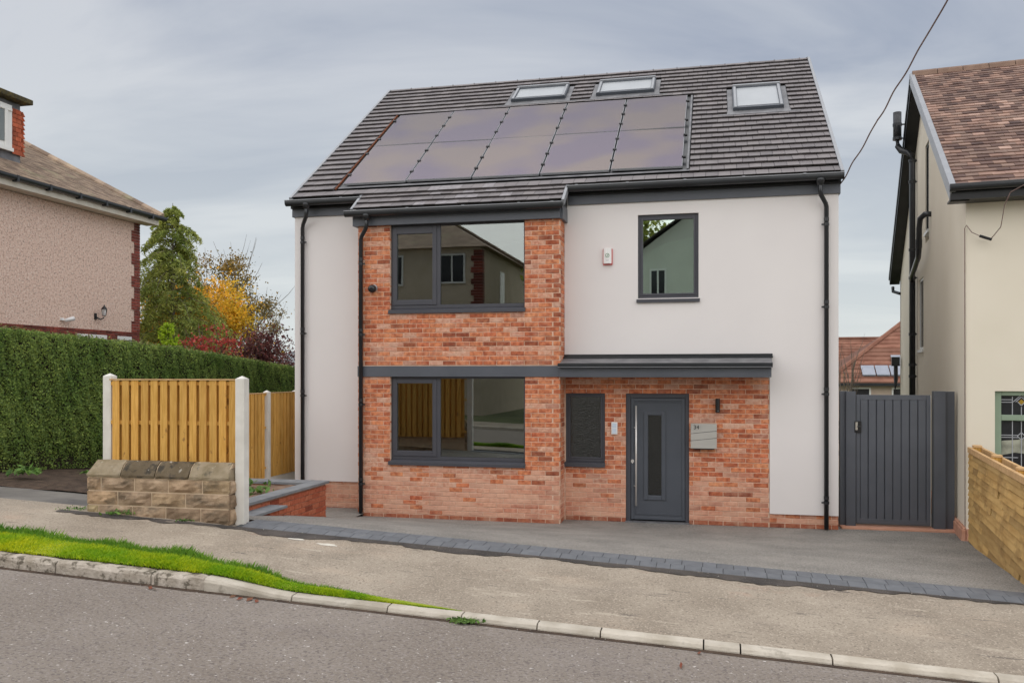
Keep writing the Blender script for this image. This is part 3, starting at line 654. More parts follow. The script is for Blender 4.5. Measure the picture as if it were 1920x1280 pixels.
# rear slope tiles are out of sight: one rough course sheet
mb = MB()
for k in range(24):
    s0 = k * GA
    p = lambda s, o: (2 * RY - EY - s * math.cos(ang) , EZ + s * math.sin(ang) + o)
    mb.prism([p(s0, .028), p(s0, .0), p(s0 + GA + .02, 0), p(s0 + GA + .02, .010)], RX0, RX1)
mb.build('rear_tiles', 'tile', ROOF, kind='stuff')
x = RX0
while x < RX1 - .05:
    e = min(x + .485, RX1)
    mb = MB(); mb.prism([(RY - .115, RZ - .055), (RY - .01, RZ + .030), (RY + .01, RZ + .030), (RY + .115, RZ - .055), (RY, RZ - .02)], x + .004, e - .004)
    mb.box(e - .014, e + .002, RY - .04, RY - .012, RZ + .0, RZ + .034)
    mb.build('ridge_tile', 'tile', ROOF); x += .485
for xe, sgn in ((RX0, -1), (RX1, 1)):
    mb = MB(); a, b = sorted((xe, xe + .05 * sgn))
    lo = -.05
    v = []
    for s, o in ((lo, -.06), (lo, .045), (SL + .0, .045), (SL, -.06)):
        m_ = roofm(0, s, o); v.append((m_.translation.y, m_.translation.z))
    mb.prism(v, a, b)
    mb.build('verge_trim', 'alu', ROOF, bevel=.004)
    mb = MB(); v = [(2 * RY - y, z) for y, z in v]; mb.prism(v, a, b); mb.build('verge_trim', 'alu', ROOF)
for xe, sgn in ((-5.745, -1), (-2.285, 1)):
    a, b = sorted((xe, xe + .045 * sgn)); v = []
    for s, o in ((-.02, -.06), (-.02, .04), (.56, .04), (.56, -.06)):
        m_ = roofm(0, s, o, by0, bz0, ba); v.append((m_.translation.y, m_.translation.z))
    MB().prism(v, a, b).build('verge_trim', 'alu', ROOF, bevel=.003)

# solar panels
mb = MB()
tray = MB(); tray.box(px0 - .11, px0 + 5 * pw + .09, ps0 - .05, ps0 + 2 * ph_ + .09, -.01, .006)
tray.xf(roofm(0, 0, 0)); tray.build('panel_tray', 'blackpl', H)
fl = MB(); fl.box(px0 - .05, px0 + 5 * pw + .10, ps0 - .105, ps0 - .045, .028, .034).box(px0 + 5 * pw + .055, px0 + 5 * pw + .085, ps0 - .05, ps0 + 2 * ph_ + .05, .01, .05)
fl.xf(roofm(0, 0, 0)); fl.build('panel_flashing', 'lead', H)
ru = MB()
for k in range(16): ru.box(px0 - .115, px0 - .095, ps0 + k * GA - .1, ps0 + k * GA + .12, .004, .033 - .0)
ru.xf(roofm(0, 0, 0)); ru.build('cut_tile_edges', 'rust', H, kind='stuff')
for i in range(5):
    for j in range(2):
        a = px0 + i * pw; b = ps0 + j * (ph_ + .012)
        # sits on the tray; tiny tilt differences show in the reflections
        tl = Matrix.Translation((a + pw / 2, b + ph_ / 2, .075)) @ Matrix.Rotation(R(rng.uniform(-.5, .5)), 4, 'X') @ Matrix.Rotation(R(rng.uniform(-.6, .6)), 4, 'Y')
        MB().box(-pw / 2 + .012, pw / 2 - .012, -ph_ / 2, ph_ / 2, -.035, -.004).xf(roofm(0, 0) @ tl)
        p = MB().box(-pw / 2 + .014, pw / 2 - .014, -ph_ / 2, ph_ / 2, -.035, -.002).build('solar_panel', 'alu', H, Mx=roofm(0, 0) @ tl)
        MB().box(-pw / 2 + .022, pw / 2 - .022, -ph_ / 2 + .008, ph_ / 2 - .008, -.001, .001).build('cell_glass', 'pv', p, local=True)
for i in range(6):
    for ss in ((.38, 1.36, 2.10, 3.10) if i in (0, 5) else (.38, .86, 1.36, 2.10, 2.62, 3.10)):
        cx = px0 + i * pw
        mb = MB().box(cx - .03, cx + .03, ps0 + ss - .022, ps0 + ss + .022, .055, .092).box(cx - .012, cx + .035, ps0 + ss - .04, ps0 + ss - .01, .06, .088).xf(roofm(0, 0))
        mb.build('panel_clamp', 'blackm', H)
# skylights
for (a, b, c_, d_) in sk:
    X = lambda mb: mb.xf(roofm(0, 0))
    f = MB(); t = .075
    wall_g = [(a, a + t, c_, d_), (b - t, b, c_, d_), (a + t, b - t, c_, c_ + t), (a + t, b - t, d_ - t, d_)]
    for q in wall_g: f.box(q[0], q[1], q[2], q[3], .0, .095)
    F_ = X(f).build('skylight', 'anthb', H, bevel=.006)
    s_ = MB()
    for q in [(a + .02, a + t - .012, c_ + .01, d_ - .03), (b - t + .012, b - .02, c_ + .01, d_ - .03)]: s_.box(q[0], q[1], q[2], q[3], .096, .108)
    s_.box(a + .01, b - .01, d_ - .04, d_ + .01, .096, .125).box(a + t, b - t, c_ + t - .012, c_ + t + .006, .09, .10)
    X(s_).build('cover_strip', 'alu', F_)
    X(MB().box(a + t - .002, b - t + .002, c_ + t, d_ - t, .070, .078)).build('pane', 'skypane', F_)
    X(MB().box(a + t, b - t, c_ + t, d_ - t, .030, .040)).build('pane_backing', 'pane_backing', F_)  # pale sheet added under the pane to brighten it like reflected sky
    X(MB().box(a - .11, b + .11, c_ - .18, c_ + .002, .018, .034).box(a - .26, b + .26, c_ - .20, c_ - .165, .03, .040).box(a - .095, a - .002, c_, d_ + .02, .010, .030).box(b + .002, b + .095, c_, d_ + .02, .010, .030)).build('flashing', 'lead', F_)

# windows ------------------------------------------------------------
def ring(mb, x0, x1, z0, z1, y0, y1, t, tb=None, tt=None):
    tb = tb or t; tt = t if tt is None else tt
    mb.box(x0, x0 + t, y0, y1, z0, z1).box(x1 - t, x1, y0, y1, z0, z1).box(x0 + t, x1 - t, y0, y1, z0, z0 + tb)
    if tt > 0: mb.box(x0 + t, x1 - t, y0, y1, z1 - tt, z1)
    return mb
def bay_window(z0, z1, zg0, top):
    y = BY + .055
    f = MB(); x0, x1, xm0, xm1 = -5.155, -2.897, -4.385, -4.31
    ring(f, x0, x1, z0, z1, y, y + .07, .028, .055, .03); f.box(xm0, xm1, y, y + .07, z0 + .055, z1 - .03)
    W = f.build('window', 'frame', H, bevel=.004)
    s = ring(MB(), x0 + .029, xm0 + .012, z0 + .057, z1 - .032, y - .012, y + .055, .072, .085, .075 + (top if top else 0))
    S_ = s.build('sash', 'frame', W, bevel=.005)
    MB().box(x0 + .03 + .072, xm0 + .012 - .072, y + .02, y + .03, z0 + .14, z1 - .10 - top).build('pane', 'glass', W)
    MB().box(xm1 - .002, x1 - .026, y + .02, y + .03, z0 + .054, z1 - .028).build('pane', 'glass', W)
    MB().prism([(BY - .035, z0 - .035), (BY - .035, z0 - .085), (BY - .025, z0 - .085), (BY - .025, z0 - .045), (y + .03, z0 - .012), (y + .03, z0 - .002), (y - .002, z0 - .002)], x0 - .025, x1 + .012).build('sill', 'frame', W, bevel=.002)
    g = MB().box(x0 + .101, xm0 - .06, y + .012, y + .019, z0 + .141, z0 + .148).box(xm1, x1 - .028, y + .012, y + .019, z0 + .054, z0 + .061)
    g.build('glazing_bead', 'blackm', W)
bay_window(.955, 2.306, 1.02, 0)
bay_window(3.42, 4.798, 3.47, .05)
y = .045
f = ring(MB(), -1.16, -.22, 3.545, 4.863, y, y + .07, .045)
W = f.build('window', 'frame', H, bevel=.004)
ring(MB(), -1.114, -.266, 3.591, 4.817, y - .01, y + .06, .032).build('sash', 'frame', W, bevel=.004)
MB().box(-1.083, -.297, y + .02, y + .03, 3.622, 4.786).build('pane', 'glass_green', W)
MB().prism([(-.035, 3.525), (-.035, 3.475), (-.025, 3.475), (-.025, 3.51), (y + .04, 3.535), (y + .04, 3.543), (y - .002, 3.543)], -1.18, -.2).build('sill', 'frame', W, bevel=.002)
y = .055
f = ring(MB(), -2.322, -1.686, .945, 2.058, y, y + .07, .045)
W = f.build('window', 'frame', H, bevel=.004)
ring(MB(), -2.276, -1.732, .991, 2.012, y - .008, y + .06, .025).build('sash', 'frame', W, bevel=.004)
MB().box(-2.252, -1.756, y + .02, y + .03, 1.015, 1.988).build('pane', 'glass_obs', W)
MB().prism([(-.02, .93), (-.02, .862), (-.01, .862), (-.01, .915), (y + .04, .938), (y + .04, .944), (y - .002, .944)], -2.335, -1.68).build('sill', 'frame', W, bevel=.002)

# front door
y = .05
f = MB().box(-1.352, -1.279, y, y + .09, .02, 2.043).box(-.425, -.366, y, y + .09, .02, 2.043).box(-1.279, -.425, y, y + .09, 1.975, 2.043)
DF = f.build('door_frame', 'frame', H, bevel=.004)
f = MB(); gx0, gx1, gz0, gz1 = -1.004, -.796, .431, 1.70
wall_grid(f, -1.274, -.43, .045, 1.970, y + .022, y + .075, [(gx0, gx1, gz0, gz1)])
DR = f.build('door', 'anthb', H)
ring(MB(), -1.205, -.475, .125, 1.905, y + .012, y + .021, .008).build('door_moulding', 'anthb', DR, bevel=.003)
ring(MB(), -1.274, -.43, .045, 1.970, y + .010, y + .0215, .045).build('door_edge', 'anthb', DR, bevel=.005)
ring(MB(), -1.072, -.729, .358, 1.759, y + .004, y + .021, .066, .073, .059).build('pane_surround', 'anthb', DR, bevel=.007)
MB().box(gx0, gx1, y + .040, y + .048, gz0, gz1).build('pane', 'glass_obs', DR)
hb = MB().tube([(-1.186, y - .06, .269), (-1.186, y - .06, 1.851)], .014, 12)
HB = hb.build('handle', 'steel', DR, smooth=True)
for z in (1.50, .575): MB().tube([(-1.186, y - .06, z), (-1.225, y + .022, z)], .009, 8).build('handle_mount', 'steel', DR)
MB().tube([(-1.250, y + .024, .968), (-1.250, y + .006, .968)], .027, 14).tube([(-1.250, y + .008, .985), (-1.250, y - .006, .985)], .011, 10).box(-1.257, -1.243, y - .002, y + .01, .93, .965).build('lock', 'steel', DR)
MB().box(-1.36, -.36, -.02, .14, -.02, .022).build('threshold', 'lead', H)

# downpipes
def pipe(pts, r=.034, parent=H, clips=(), hop=None, side=1):
    P_ = MB().tube(pts, r, 14).build('downpipe', 'blackpl', parent, smooth=True)
    for z in clips:
        x, y_ = pts[-1][0], pts[-1][1]
        MB().tube([(x, y_, z - .02), (x, y_, z + .02)], r + .007, 14).box(x - .015, x + .07 * side, y_ - .0, y_ + .012, z - .012, z + .012).tube([(x, y_, z + .05), (x, y_, z + .10)], r + .004, 14).build('pipe_clip', 'blackpl', P_)
    if hop:
        x, y_, z = hop
        MB().tube([(x, y_, z), (x, y_, z - .03), (x, y_, z - .10)], [.068, .066, .038], 14).build('gutter_outlet', 'blackpl', P_, smooth=True)
    return P_
def neck(x0, y0, z0, x1, y1, z1, zb):
    return [(x0, y0, z0), (x0, y0, z0 - .17), (x0 + (x1 - x0) * .12, y0 + (y1 - y0) * .12, z0 - .21), (x0 + (x1 - x0) * .88, y0 + (y1 - y0) * .88, z1 + .05), (x1, y1, z1), (x1, y1, zb)]
pipe(neck(-6.755, -.21, 5.24, -6.90, -.06, 4.87, .4), clips=(4.62, 3.05, 1.98), hop=(-6.755, -.21, 5.26))
pipe(neck(-5.50, -.60, 4.93, -5.645, -.485, 4.56, .02), clips=(4.16, 3.0, 1.85, .55), hop=(-5.50, -.60, 4.95))
pipe(neck(1.556, -.21, 5.23, 1.66, -.06, 4.86, .02), clips=(4.60, 3.36, 2.05, .42), hop=(1.556, -.21, 5.26), side=-1)

# fittings on the house
t = thing('letterbox', 'brushed steel letterbox numbered 34 on the brick beside the front door', 'letterbox', (-.14, .02, 1.19))
MB().box(-.339, .056, -.085, .018, 1.20, 1.582).build('box', 'steelflat', t, bevel=.004)
MB().box(-.30, .02, -.07, .018, 1.185, 1.199).build('base', 'blackm', t)
for za, zb in ((1.425, 1.472), (1.315, 1.362)):
    MB().add([(-.338, -.0865, za), (.055, -.0865, zb), (.055, -.0865, zb + .006), (-.338, -.0865, za + .006), (-.338, -.08, za), (.055, -.08, zb), (.055, -.08, zb + .006), (-.338, -.08, za + .006)], [(0, 1, 2, 3), (4, 7, 6, 5), (0, 4, 5, 1), (3, 2, 6, 7)]).build('seam', 'blackp', t)
pl = ring(MB(), -.329, -.187, 1.487, 1.572, -.0885, -.0855, .002).build('number_plate', 'greyp', t)
cu = bpy.data.curves.new('house_number', 'FONT'); cu.body = '34'; cu.size = .088; cu.extrude = .001; cu.align_x = 'CENTER'; cu.materials.append(M['blackp'])
tmp = bpy.data.objects.new('number_text', cu); C.objects.link(tmp); bpy.context.view_layer.update()
nm = bpy.data.meshes.new_from_object(tmp); bpy.data.objects.remove(tmp)
o = bpy.data.objects.new('house_number', nm); link(o, t, Matrix.Translation((-.252, -.0895, 1.499)) @ Matrix.Rotation(R(90), 4, 'X'))

t = thing('wall_light', 'slim black up and down wall light on the porch brickwork', 'wall light', (.07, .02, 1.86))
MB().tube([(.07, -.045, 1.758), (.07, -.045, 1.972)], .034, 18).build('lamp_body', 'blackm', t, smooth=False)
MB().box(.045, .095, -.012, .019, 1.80, 1.93).build('bracket', 'blackm', t)
MB().tube([(.075, -.080, 1.785), (.075, -.078, 1.785)], .006, 8).build('badge', 'greyp', t)
t = thing('door_entry_panel', 'white door entry panel on brick between small window and front door', 'doorbell', (-1.53, .02, 1.49))
MB().box(-1.58, -1.482, -.012, .018, 1.392, 1.588).build('case', 'whitepl', t, bevel=.008)
MB().box(-1.562, -1.500, -.016, -.013, 1.41, 1.485).build('button', 'bluepl', t); MB().box(-1.562, -1.500, -.016, -.013, 1.495, 1.57).build('button', 'bluepl', t)
t = thing('alarm_box', 'white alarm box with red edge and green emblem on the render', 'alarm', (-1.635, 0, 4.2))
MB().box(-1.712, -1.558, -.03, -.002, 4.085, 4.345).build('base', 'redpl', t, bevel=.01)
v = [(-1.700, -.032), (-1.700, -.055), (-1.66, -.072), (-1.61, -.072), (-1.572, -.055), (-1.572, -.032)]
MB().prism(v, 4.105, 4.352, 'z').build('cover', 'whitepl', t, bevel=.006)
mb = MB(); rr_ = []
for i in range(25):
    a = 2 * math.pi * i / 24; rr_.append((-1.636 + .030 * math.cos(a), -.0735, 4.232 + .030 * math.sin(a)))
mb.tube(rr_, .0035, 6).tube([(-1.650, -.0745, 4.222), (-1.640, -.0745, 4.216), (-1.620, -.0745, 4.250)], .0035, 6)
mb.build('emblem', 'greenlogo', t)
MB().box(-1.658, -1.614, -.0735, -.0715, 4.150, 4.158).build('lettering', 'greyp', t)
t = thing('security_camera', 'black ball security camera on the brick left of the upper bay window', 'camera', (-5.44, -.43, 3.75))
mb = MB()
def ball(mb, c, r, nu=18, nv=12, sc3=(1, 1, 1)):
    v = []; f = []
    for i in range(nv + 1):
        for j_ in range(nu):
            a, b = math.pi * i / nv, 2 * math.pi * j_ / nu
            v.append((c[0] + r * sc3[0] * math.sin(a) * math.cos(b), c[1] + r * sc3[1] * math.sin(a) * math.sin(b), c[2] + r * sc3[2] * math.cos(a)))
    for i in range(nv):
        for j_ in range(nu): f.append((i * nu + j_, i * nu + (j_ + 1) % nu, (i + 1) * nu + (j_ + 1) % nu, (i + 1) * nu + j_))
    return mb.add(v, f)
ball(mb, (-5.435, -.515, 3.745), .068).build('camera_ball', 'blackpl', t, smooth=True)
MB().tube([(-5.435, -.44, 3.765), (-5.435, -.431, 3.765)], .06, 18).tube([(-5.435, -.48, 3.76), (-5.435, -.44, 3.765)], .04, 12).build('mount', 'greyp', t)
MB().tube([(-5.425, -.575, 3.735), (-5.42, -.583, 3.733)], .028, 14).build('lens', 'darkpane', t)

# ------------------------------------------------------------------ GATE
G = thing('side_gate', 'anthracite boarded side gate between the white house and the cream house', 'gate', (2.65, .3, .03))
f = ring(MB(), 2.135, 3.185, .075, 2.035, .30, .345, .055, .07, .075)
f.build('frame', 'anth', G, bevel=.003)
n = 8; x0, x1 = 2.191, 3.129
for i in range(n):
    a = x0 + (x1 - x0) * i / n; b = x0 + (x1 - x0) * (i + 1) / n; m3 = a + (b - a) * .45
    mb = MB().prism([(a + .003, .312), (a + .010, .304), (b - .010, .304), (b - .004, .312), (b - .004, .330), (a + .003, .330)], .146, 1.959, 'z')
    mb.build('board', 'anth', G)
MB().box(2.19, 3.13, .325, .336, .14, 1.96).build('backing', 'blackm', G)
lk = MB().box(2.105, 2.205, .262, .298, 1.46, 1.635).build('latch', 'blackm', G, bevel=.006)
MB().box(2.118, 2.150, .255, .262, 1.50, 1.62).build('latch_plate', 'chrome', lk); MB().tube([(2.18, .262, 1.55), (2.18, .235, 1.55), (2.15, .225, 1.55)], .012, 8).build('latch_knob', 'blackpl', lk)
MB().box(1.905, 2.02, .33, .45, -.02, 2.09).box(1.985, 2.125, .27, .40, -.02, 2.085).build('post', 'anth', G, bevel=.004)
MB().box(3.225, 3.385, .25, .40, -.02, 2.095).box(3.387, 3.52, .30, .43, -.02, 2.09).build('post', 'anth', G, bevel=.004)
MB().box(3.192, 3.205, .35, .37, .06, 2.03).build('gap_seal', 'whitepl', G)
MB().box(1.90, 3.55, .14, .48, -.08, .035).build('threshold_step', 'plinth', G, bevel=.01)
sheet('side_passage', lin(1.9, 3.7, 3), lin(.36, 9, 6), lambda x, y: -.02 - .02 * y, 'nasph')

# ------------------------------------------------------------------ RIGHT HOUSE
TH = R(-6.6)
K = thing('cream_house', 'cream rendered house with mottled brown clay tiles at the right edge', 'house', (3.47, -.49, 0), TH)
KM = WORLD[K.name]
re_, rz_e, rr, rz_r = -.36, 4.93, 5.35, 8.30
ksl = (rz_r - rz_e) / (rr - re_); kan = math.atan(ksl); SD = 10.9
kz = lambda s: rz_e - .08 + ksl * ((s if s < rr else 2 * rr - s) - re_)
mb = MB()
gw = [(4.5, 5.12, 5.10, 6.80), (5.45, 6.35, 2.85, 4.30)]
# side wall with two openings, built from y-z cells
def side_cells(mb, s0, s1, z0, z1, holes):
    holes = [(h[0], h[1], h[2], min(h[3], z1)) for h in holes if h[2] < z1]
    ss = sorted({s0, s1} | {h[i] for h in holes for i in (0, 1)}); zz = sorted({z0, z1} | {h[i] for h in holes for i in (2, 3)})
    for i in range(len(ss) - 1):
        for j in range(len(zz) - 1):
            cs, cz = (ss[i] + ss[i + 1]) / 2, (zz[j] + zz[j + 1]) / 2
            if any(h[0] < cs < h[1] and h[2] < cz < h[3] for h in holes): continue
            mb.box(0, .25, ss[i], ss[i + 1], zz[j], zz[j + 1])
side_cells(mb, .25, SD, -.5, 4.9, gw)
mb.prism([(.0, 4.9), (4.5, 4.9), (4.5, kz(4.5)), (.0, kz(.0))], 0, .25)
mb.prism([(4.5, 6.8), (5.12, 6.8), (5.12, kz(5.12)), (4.5, kz(4.5))], 0, .25)
mb.prism([(5.12, 4.9), (SD, 4.9), (SD, kz(SD)), (rr, kz(rr)), (5.12, kz(5.12))], 0, .25)
wall_grid(mb, 0, 8.5, -.5, 4.9, 0, .25, [(.36, 2.2, .90, 2.115)])
mb.box(0, 8.5, SD - .25, SD, -.5, 4.9)
mb.build('wall', 'cream', K, local=True)
MB().box(-.06, .0, -.03, SD, -.5, .17).prism([(-.03, .17), (SD, .17), (SD, .20), (-.0, .20)], -.05, .0).box(.0, 6, -.05, -.0, -.5, .18).build('plinth', 'plinth', K, local=True, bevel=.02)
for (s0, s1, z0, z1) in gw:
    fr = MB()
    fr.box(.02, .08, s0, s0 + .05, z0, z1).box(.02, .08, s1 - .05, s1, z0, z1).box(.02, .08, s0 + .05, s1 - .05, z0, z0 + .05).box(.02, .08, s0 + .05, s1 - .05, z1 - .05, z1)
    fo_ = fr.build('window', 'blackm' if z0 > 5 else 'white', K, local=True)
    MB().box(.035, .045, s0 + .05, s1 - .05, z0 + .05, z1 - .05).build('pane', 'darkpane', fo_, local=True)
    MB().box(-.03, .08, s0 - .03, s1 + .03, z0 - .06, z0 - .002).build('sill', 'white', fo_, local=True)
def krm(a, s, off=0, front=True):
    # roof frame in house space: x along facade, y up the slope
    m = Matrix(((1, 0, 0, a), (0, math.cos(kan), -math.sin(kan), re_ + s * math.cos(kan) - off * math.sin(kan)), (0, math.sin(kan), math.cos(kan), rz_e + s * math.sin(kan) + off * math.cos(kan)), (0, 0, 0, 1)))
    return m
KSL = math.hypot(rr - re_, rz_r - rz_e)
OA = -.24
mb = MB(); mb.prism([(re_, rz_e - .07), (re_, rz_e - .01), (rr, rz_r - .01), (2 * rr - re_ + .1, rz_e + .02), (2 * rr - re_ + .1, rz_e - .05), (rr, rz_r - .07)], OA, 8.7)
KR = mb.build('roof', 'underlay', K, local=True)
ts = []; g2 = .158; k = 0
def ctile_geo(L, D, Hh, var, c=0):
    r = random.Random(var * 13 + 5); j = lambda a: r.uniform(-a, a)
    x = L / 2 - .0015; y0, y1 = j(.004), Hh + .03
    t = [(-x, y0, .030 + j(.004)), (x, y0 + j(.003), .030 + j(.004)), (x, y1, .010), (-x, y1, .010)]
    b = [(-x, y0, .012), (x, y0, .012), (x, y1, -.002), (-x, y1, -.002)]
    return t + b, [(0, 1, 2, 3), (5, 4, 7, 6), (4, 5, 1, 0), (5, 6, 2, 1), (6, 7, 3, 2), (7, 4, 0, 3)]
while k * g2 < KSL - .12:
    a = OA + .06 - .165 + .0825 * (k % 2)
    while a < (2.6 if k < 60 else 3):
        s, e = max(OA + .06, a), a + .165
        if e - s > .03: ts.append((e - s, g2, KM @ krm((s + e) / 2, k * g2) @ Matrix.Rotation(R(rng.uniform(-1, 1)), 4, 'Z') @ Matrix.Rotation(R(rng.uniform(-.6, 1)), 4, 'X'), 'tile_b'))
        a += .165
    k += 1
lay_bricks(ts, KR, 300, 'roof_tile', .02, ctile_geo)
mb = MB()
for kk in range(k): mb.box(2.75, 8.7, kk * g2, (kk + 1) * g2 + .02, -.002, .012 + .018 * (kk % 1 + 1) * .6)
mb.xf(krm(0, 0)); mb.build('roof_courses', 'tile_b', KR, local=True, kind='stuff')
a = OA + .02
while a < 6:
    MB().prism([(rr - .14, rz_r - .05), (rr - .10, rz_r + .04), (rr - .03, rz_r + .085), (rr + .03, rz_r + .085), (rr + .10, rz_r + .04), (rr + .14, rz_r - .05)], a + .006, a + .445).build('ridge_tile', 'ridge_b', KR, local=True)
    a += .45
def kpoly(s0, s1, o0, o1):
    return [tuple(krm(0, s0, o0).translation.yz), tuple(krm(0, s0, o1).translation.yz), tuple(krm(0, s1, o1).translation.yz), tuple(krm(0, s1, o0).translation.yz)]
MB().prism(kpoly(-.05, KSL, -.06, .045), OA - .02, OA + .06).prism(kpoly(-.05, KSL, -.17, -.055), OA - .012, OA + .01).build('verge_trim', 'alu', KR, local=True, bevel=.004)
mir = lambda pol: [(2 * rr - y_, z_) for y_, z_ in pol]
MB().prism(mir(kpoly(-.15, KSL, -.06, .035)), OA - .02, OA + .05).build('verge_trim', 'blackpl', KR, local=True)
MB().prism(mir(kpoly(-.15, KSL, -.20, -.09)), OA + .0, OA + .02).build('barge_board', 'blackm', KR, local=True)
MB().prism(kpoly(-.05, KSL, -.20, -.175), OA, .0).prism(mir(kpoly(-.15, KSL, -.20, -.175)), OA, .0).build('soffit', 'blackm', K, local=True)
MB().box(OA - .0, 8.6, re_ - .0, re_ + .03, 4.75, 4.93).box(OA, 8.6, re_ + .03, .0, 4.75, 4.775).build('fascia', 'blackm', K, local=True)
g = gutter(OA - .02, 8.6, re_ - .065, 4.945); g.build('gutter', 'blackpl', K, local=True)
# front window, sage frames and leaded lights
y = .05
f = ring(MB(), .362, 2.198, .95, 2.113, y, y + .07, .085, .08, .06); f.box(.447, 2.113, y, y + .07, 1.705, 1.785).box(1.24, 1.32, y, y + .07, 1.03, 2.053)
KW = f.build('window', 'sage', K, local=True, bevel=.006)
MB().box(.447, 2.113, y + .045, y + .05, 1.03, 2.053).build('pane', 'darkpane', KW, local=True)
MB().prism([(.455, 1.42), (.455, 1.22), (.62, 1.26), (.80, 1.24), (.95, 1.3), (.88, 1.40), (.72, 1.46), (.66, 1.44)], y + .040, y + .0445, 'y').build('net_curtain', 'curtain', KW, local=True)
lb = MB()
def bar(a0, z0, a1, z1, w_=.010):
    d = Vector((a1 - a0, 0, z1 - z0)); n_ = Vector((-d.z, 0, d.x)).normalized() * w_ / 2
    p = [Vector((a0, y + .034, z0)), Vector((a1, y + .034, z1))]
    q = [p[0] - n_, p[1] - n_, p[1] + n_, p[0] + n_]
    lb.hexa([q[0], q[1], q[1] + Vector((0, .008, 0)), q[0] + Vector((0, .008, 0)), q[3], q[2], q[2] + Vector((0, .008, 0)), q[3] + Vector((0, .008, 0))])
for o_ in (.0, .87):
    c = .70 + o_
    for a in (c - .11, c, c + .11):
        bar(a, 1.785, a, 2.04 if a != c else 1.90); bar(a, 1.03, a, 1.705)
    for z in (1.96, 1.995): bar(.447 + o_, z, c - .11, z); bar(c + .11, z, c + .4, z)
    for z in (1.47, 1.50, 1.19): bar(.447 + o_, z, c - .04, z); bar(c + .04, z, c + .4, z)
    for r_ in (.05, .08): bar(c - r_ - .02, 1.965, c, 1.965 + r_ + .02); bar(c, 1.965 + r_ + .02, c + r_ + .02, 1.965)
    bar(c - .045, 1.965, c, 1.915); bar(c, 1.915, c + .045, 1.965); bar(c - .05, 1.49, c, 1.54); bar(c, 1.54, c + .05, 1.49); bar(c - .05, 1.49, c, 1.44); bar(c, 1.44, c + .05, 1.49)
lb.build('lead_came', 'leadbar', KW, local=True)
MB().prism([(.662, 1.965), (.70, 1.927), (.738, 1.965), (.70, 2.003)], y + .036, y + .04, 'y').build('amber_diamond', 'amber', KW, local=True)
MB().prism([(.655, 1.49), (.70, 1.447), (.745, 1.49), (.70, 1.535)], y + .036, y + .04, 'y').build('dark_diamond', 'blackp', KW, local=True)
MB().box(.80, .90, y + .036, y + .043, 1.10, 1.19).build('blue_card', 'cyan', KW, local=True)
# pipes on the gable
t1 = MB().tube([(-.37, 6.9, 8.02), (-.37, 6.9, 7.45)], .085, 14).tube([(-.37, 6.9, 7.45), (-.36, 6.88, 7.28), (-.30, 6.82, 7.16), (-.18, 6.75, 7.10), (-.10, 6.7, 7.02), (-.09, 6.7, 6.9), (-.09, 6.7, 1.2)], .062, 12)
SP = t1.build('soil_pipe', 'blackpl', K, local=True, smooth=True)
for z in (7.75, 7.45, 6.9, 6.45, 5.0, 4.4, 3.2, 2.55, 2.3):
    q = (-.37, 6.9) if z > 7.3 else (-.09, 6.7)
    MB().tube([(q[0], q[1], z - .03), (q[0], q[1], z + .03)], (.095 if z > 7.3 else .074), 14).box(q[0] + .05, q[0] + .2 if z > 7.3 else q[0] + .1, q[1] - .02, q[1] + .02, z - .012, z + .012).build('pipe_clip', 'blackpl', SP, local=True)
WP = MB().tube([(.02, 4.15, 5.32), (-.10, 4.2, 5.33), (-.17, 4.3, 5.27), (-.18, 4.4, 5.1), (-.18, 4.45, 4.72), (-.16, 4.75, 4.60), (-.12, 6.5, 4.42), (-.09, 6.65, 4.35)], .052, 12).build('waste_pipe', 'blackpl', K, local=True, smooth=True)
MB().tube([(-.18, 4.45, 4.9), (-.18, 4.46, 4.74)], .06, 12).build('pipe_collar', 'blackpl', WP, local=True)
MB().box(-.24, -.05, 10.35, 10.55, 2.55, 2.78).tube([(-.14, 10.45, 2.55), (-.14, 10.4, 2.2), (-.2, 10.2, 1.6)], .05, 8).build('bracket_box', 'blackpl', K, local=True)
MB().tube([(-.02, -.02, 4.0), (-.015, -.015, .2)], .006, 6).build('corner_cable', 'wire', K, local=True)
MB().tube([(-.16, SD + .2, 4.62), (-.16, SD + .15, 4.50), (-.02, SD - .1, 4.42)], .04, 8).build('downpipe', 'blackpl', K, local=True)

# ------------------------------------------------------------------ RIGHT TIMBER FENCE
F0, F1 = Vector((3.50, -.62, 0)), Vector((2.94, -5.1, 0))
fd = (F1 - F0).normalized(); fl_ = (F1 - F0).length; fa = math.atan2(fd.y, fd.x)
F = thing('timber_fence', 'low brown timber fence of stacked horizontal boards leading to the street at right', 'fence', tuple(F0), fa)
# local: x along the fence towards the street, y>0 away to the right-hand garden, z up
nbd = 15
for i in range(nbd):
    z = -.04 + i * .088; x = 0; jl = -.02
    cuts = sorted(rng.uniform(.3, fl_ - .3) for _ in range(3))
    pts = [0.0] + cuts + [fl_]
    for a, b in zip(pts, pts[1:]):
        if b - a < .2: continue
        zz = z + .018 * (a / fl_)
        MB().prism([(-.040 + rng.uniform(-.002, .002), zz), (-.026, zz + .083), (0, zz + .083), (0, zz)], a + .0015, b - .0015).build('board', 'fence2', F, local=True)
MB().box(0, fl_, -.003, .004, -.05, -.04 + nbd * .088).build('backing', 'blackm', F, local=True)  # added black sheet stands in for shade in the gaps between boards
top = -.04 + nbd * .088 + .012
MB().box(-.01, fl_, -.045, -.002, top - .03, top + .045).build('cap_rail', 'timber_top', F, local=True, bevel=.004)
MB().box(-.01, fl_, .10, .14, top - .06, top + .05).build('rear_rail', 'timber_top', F, local=True, bevel=.004)
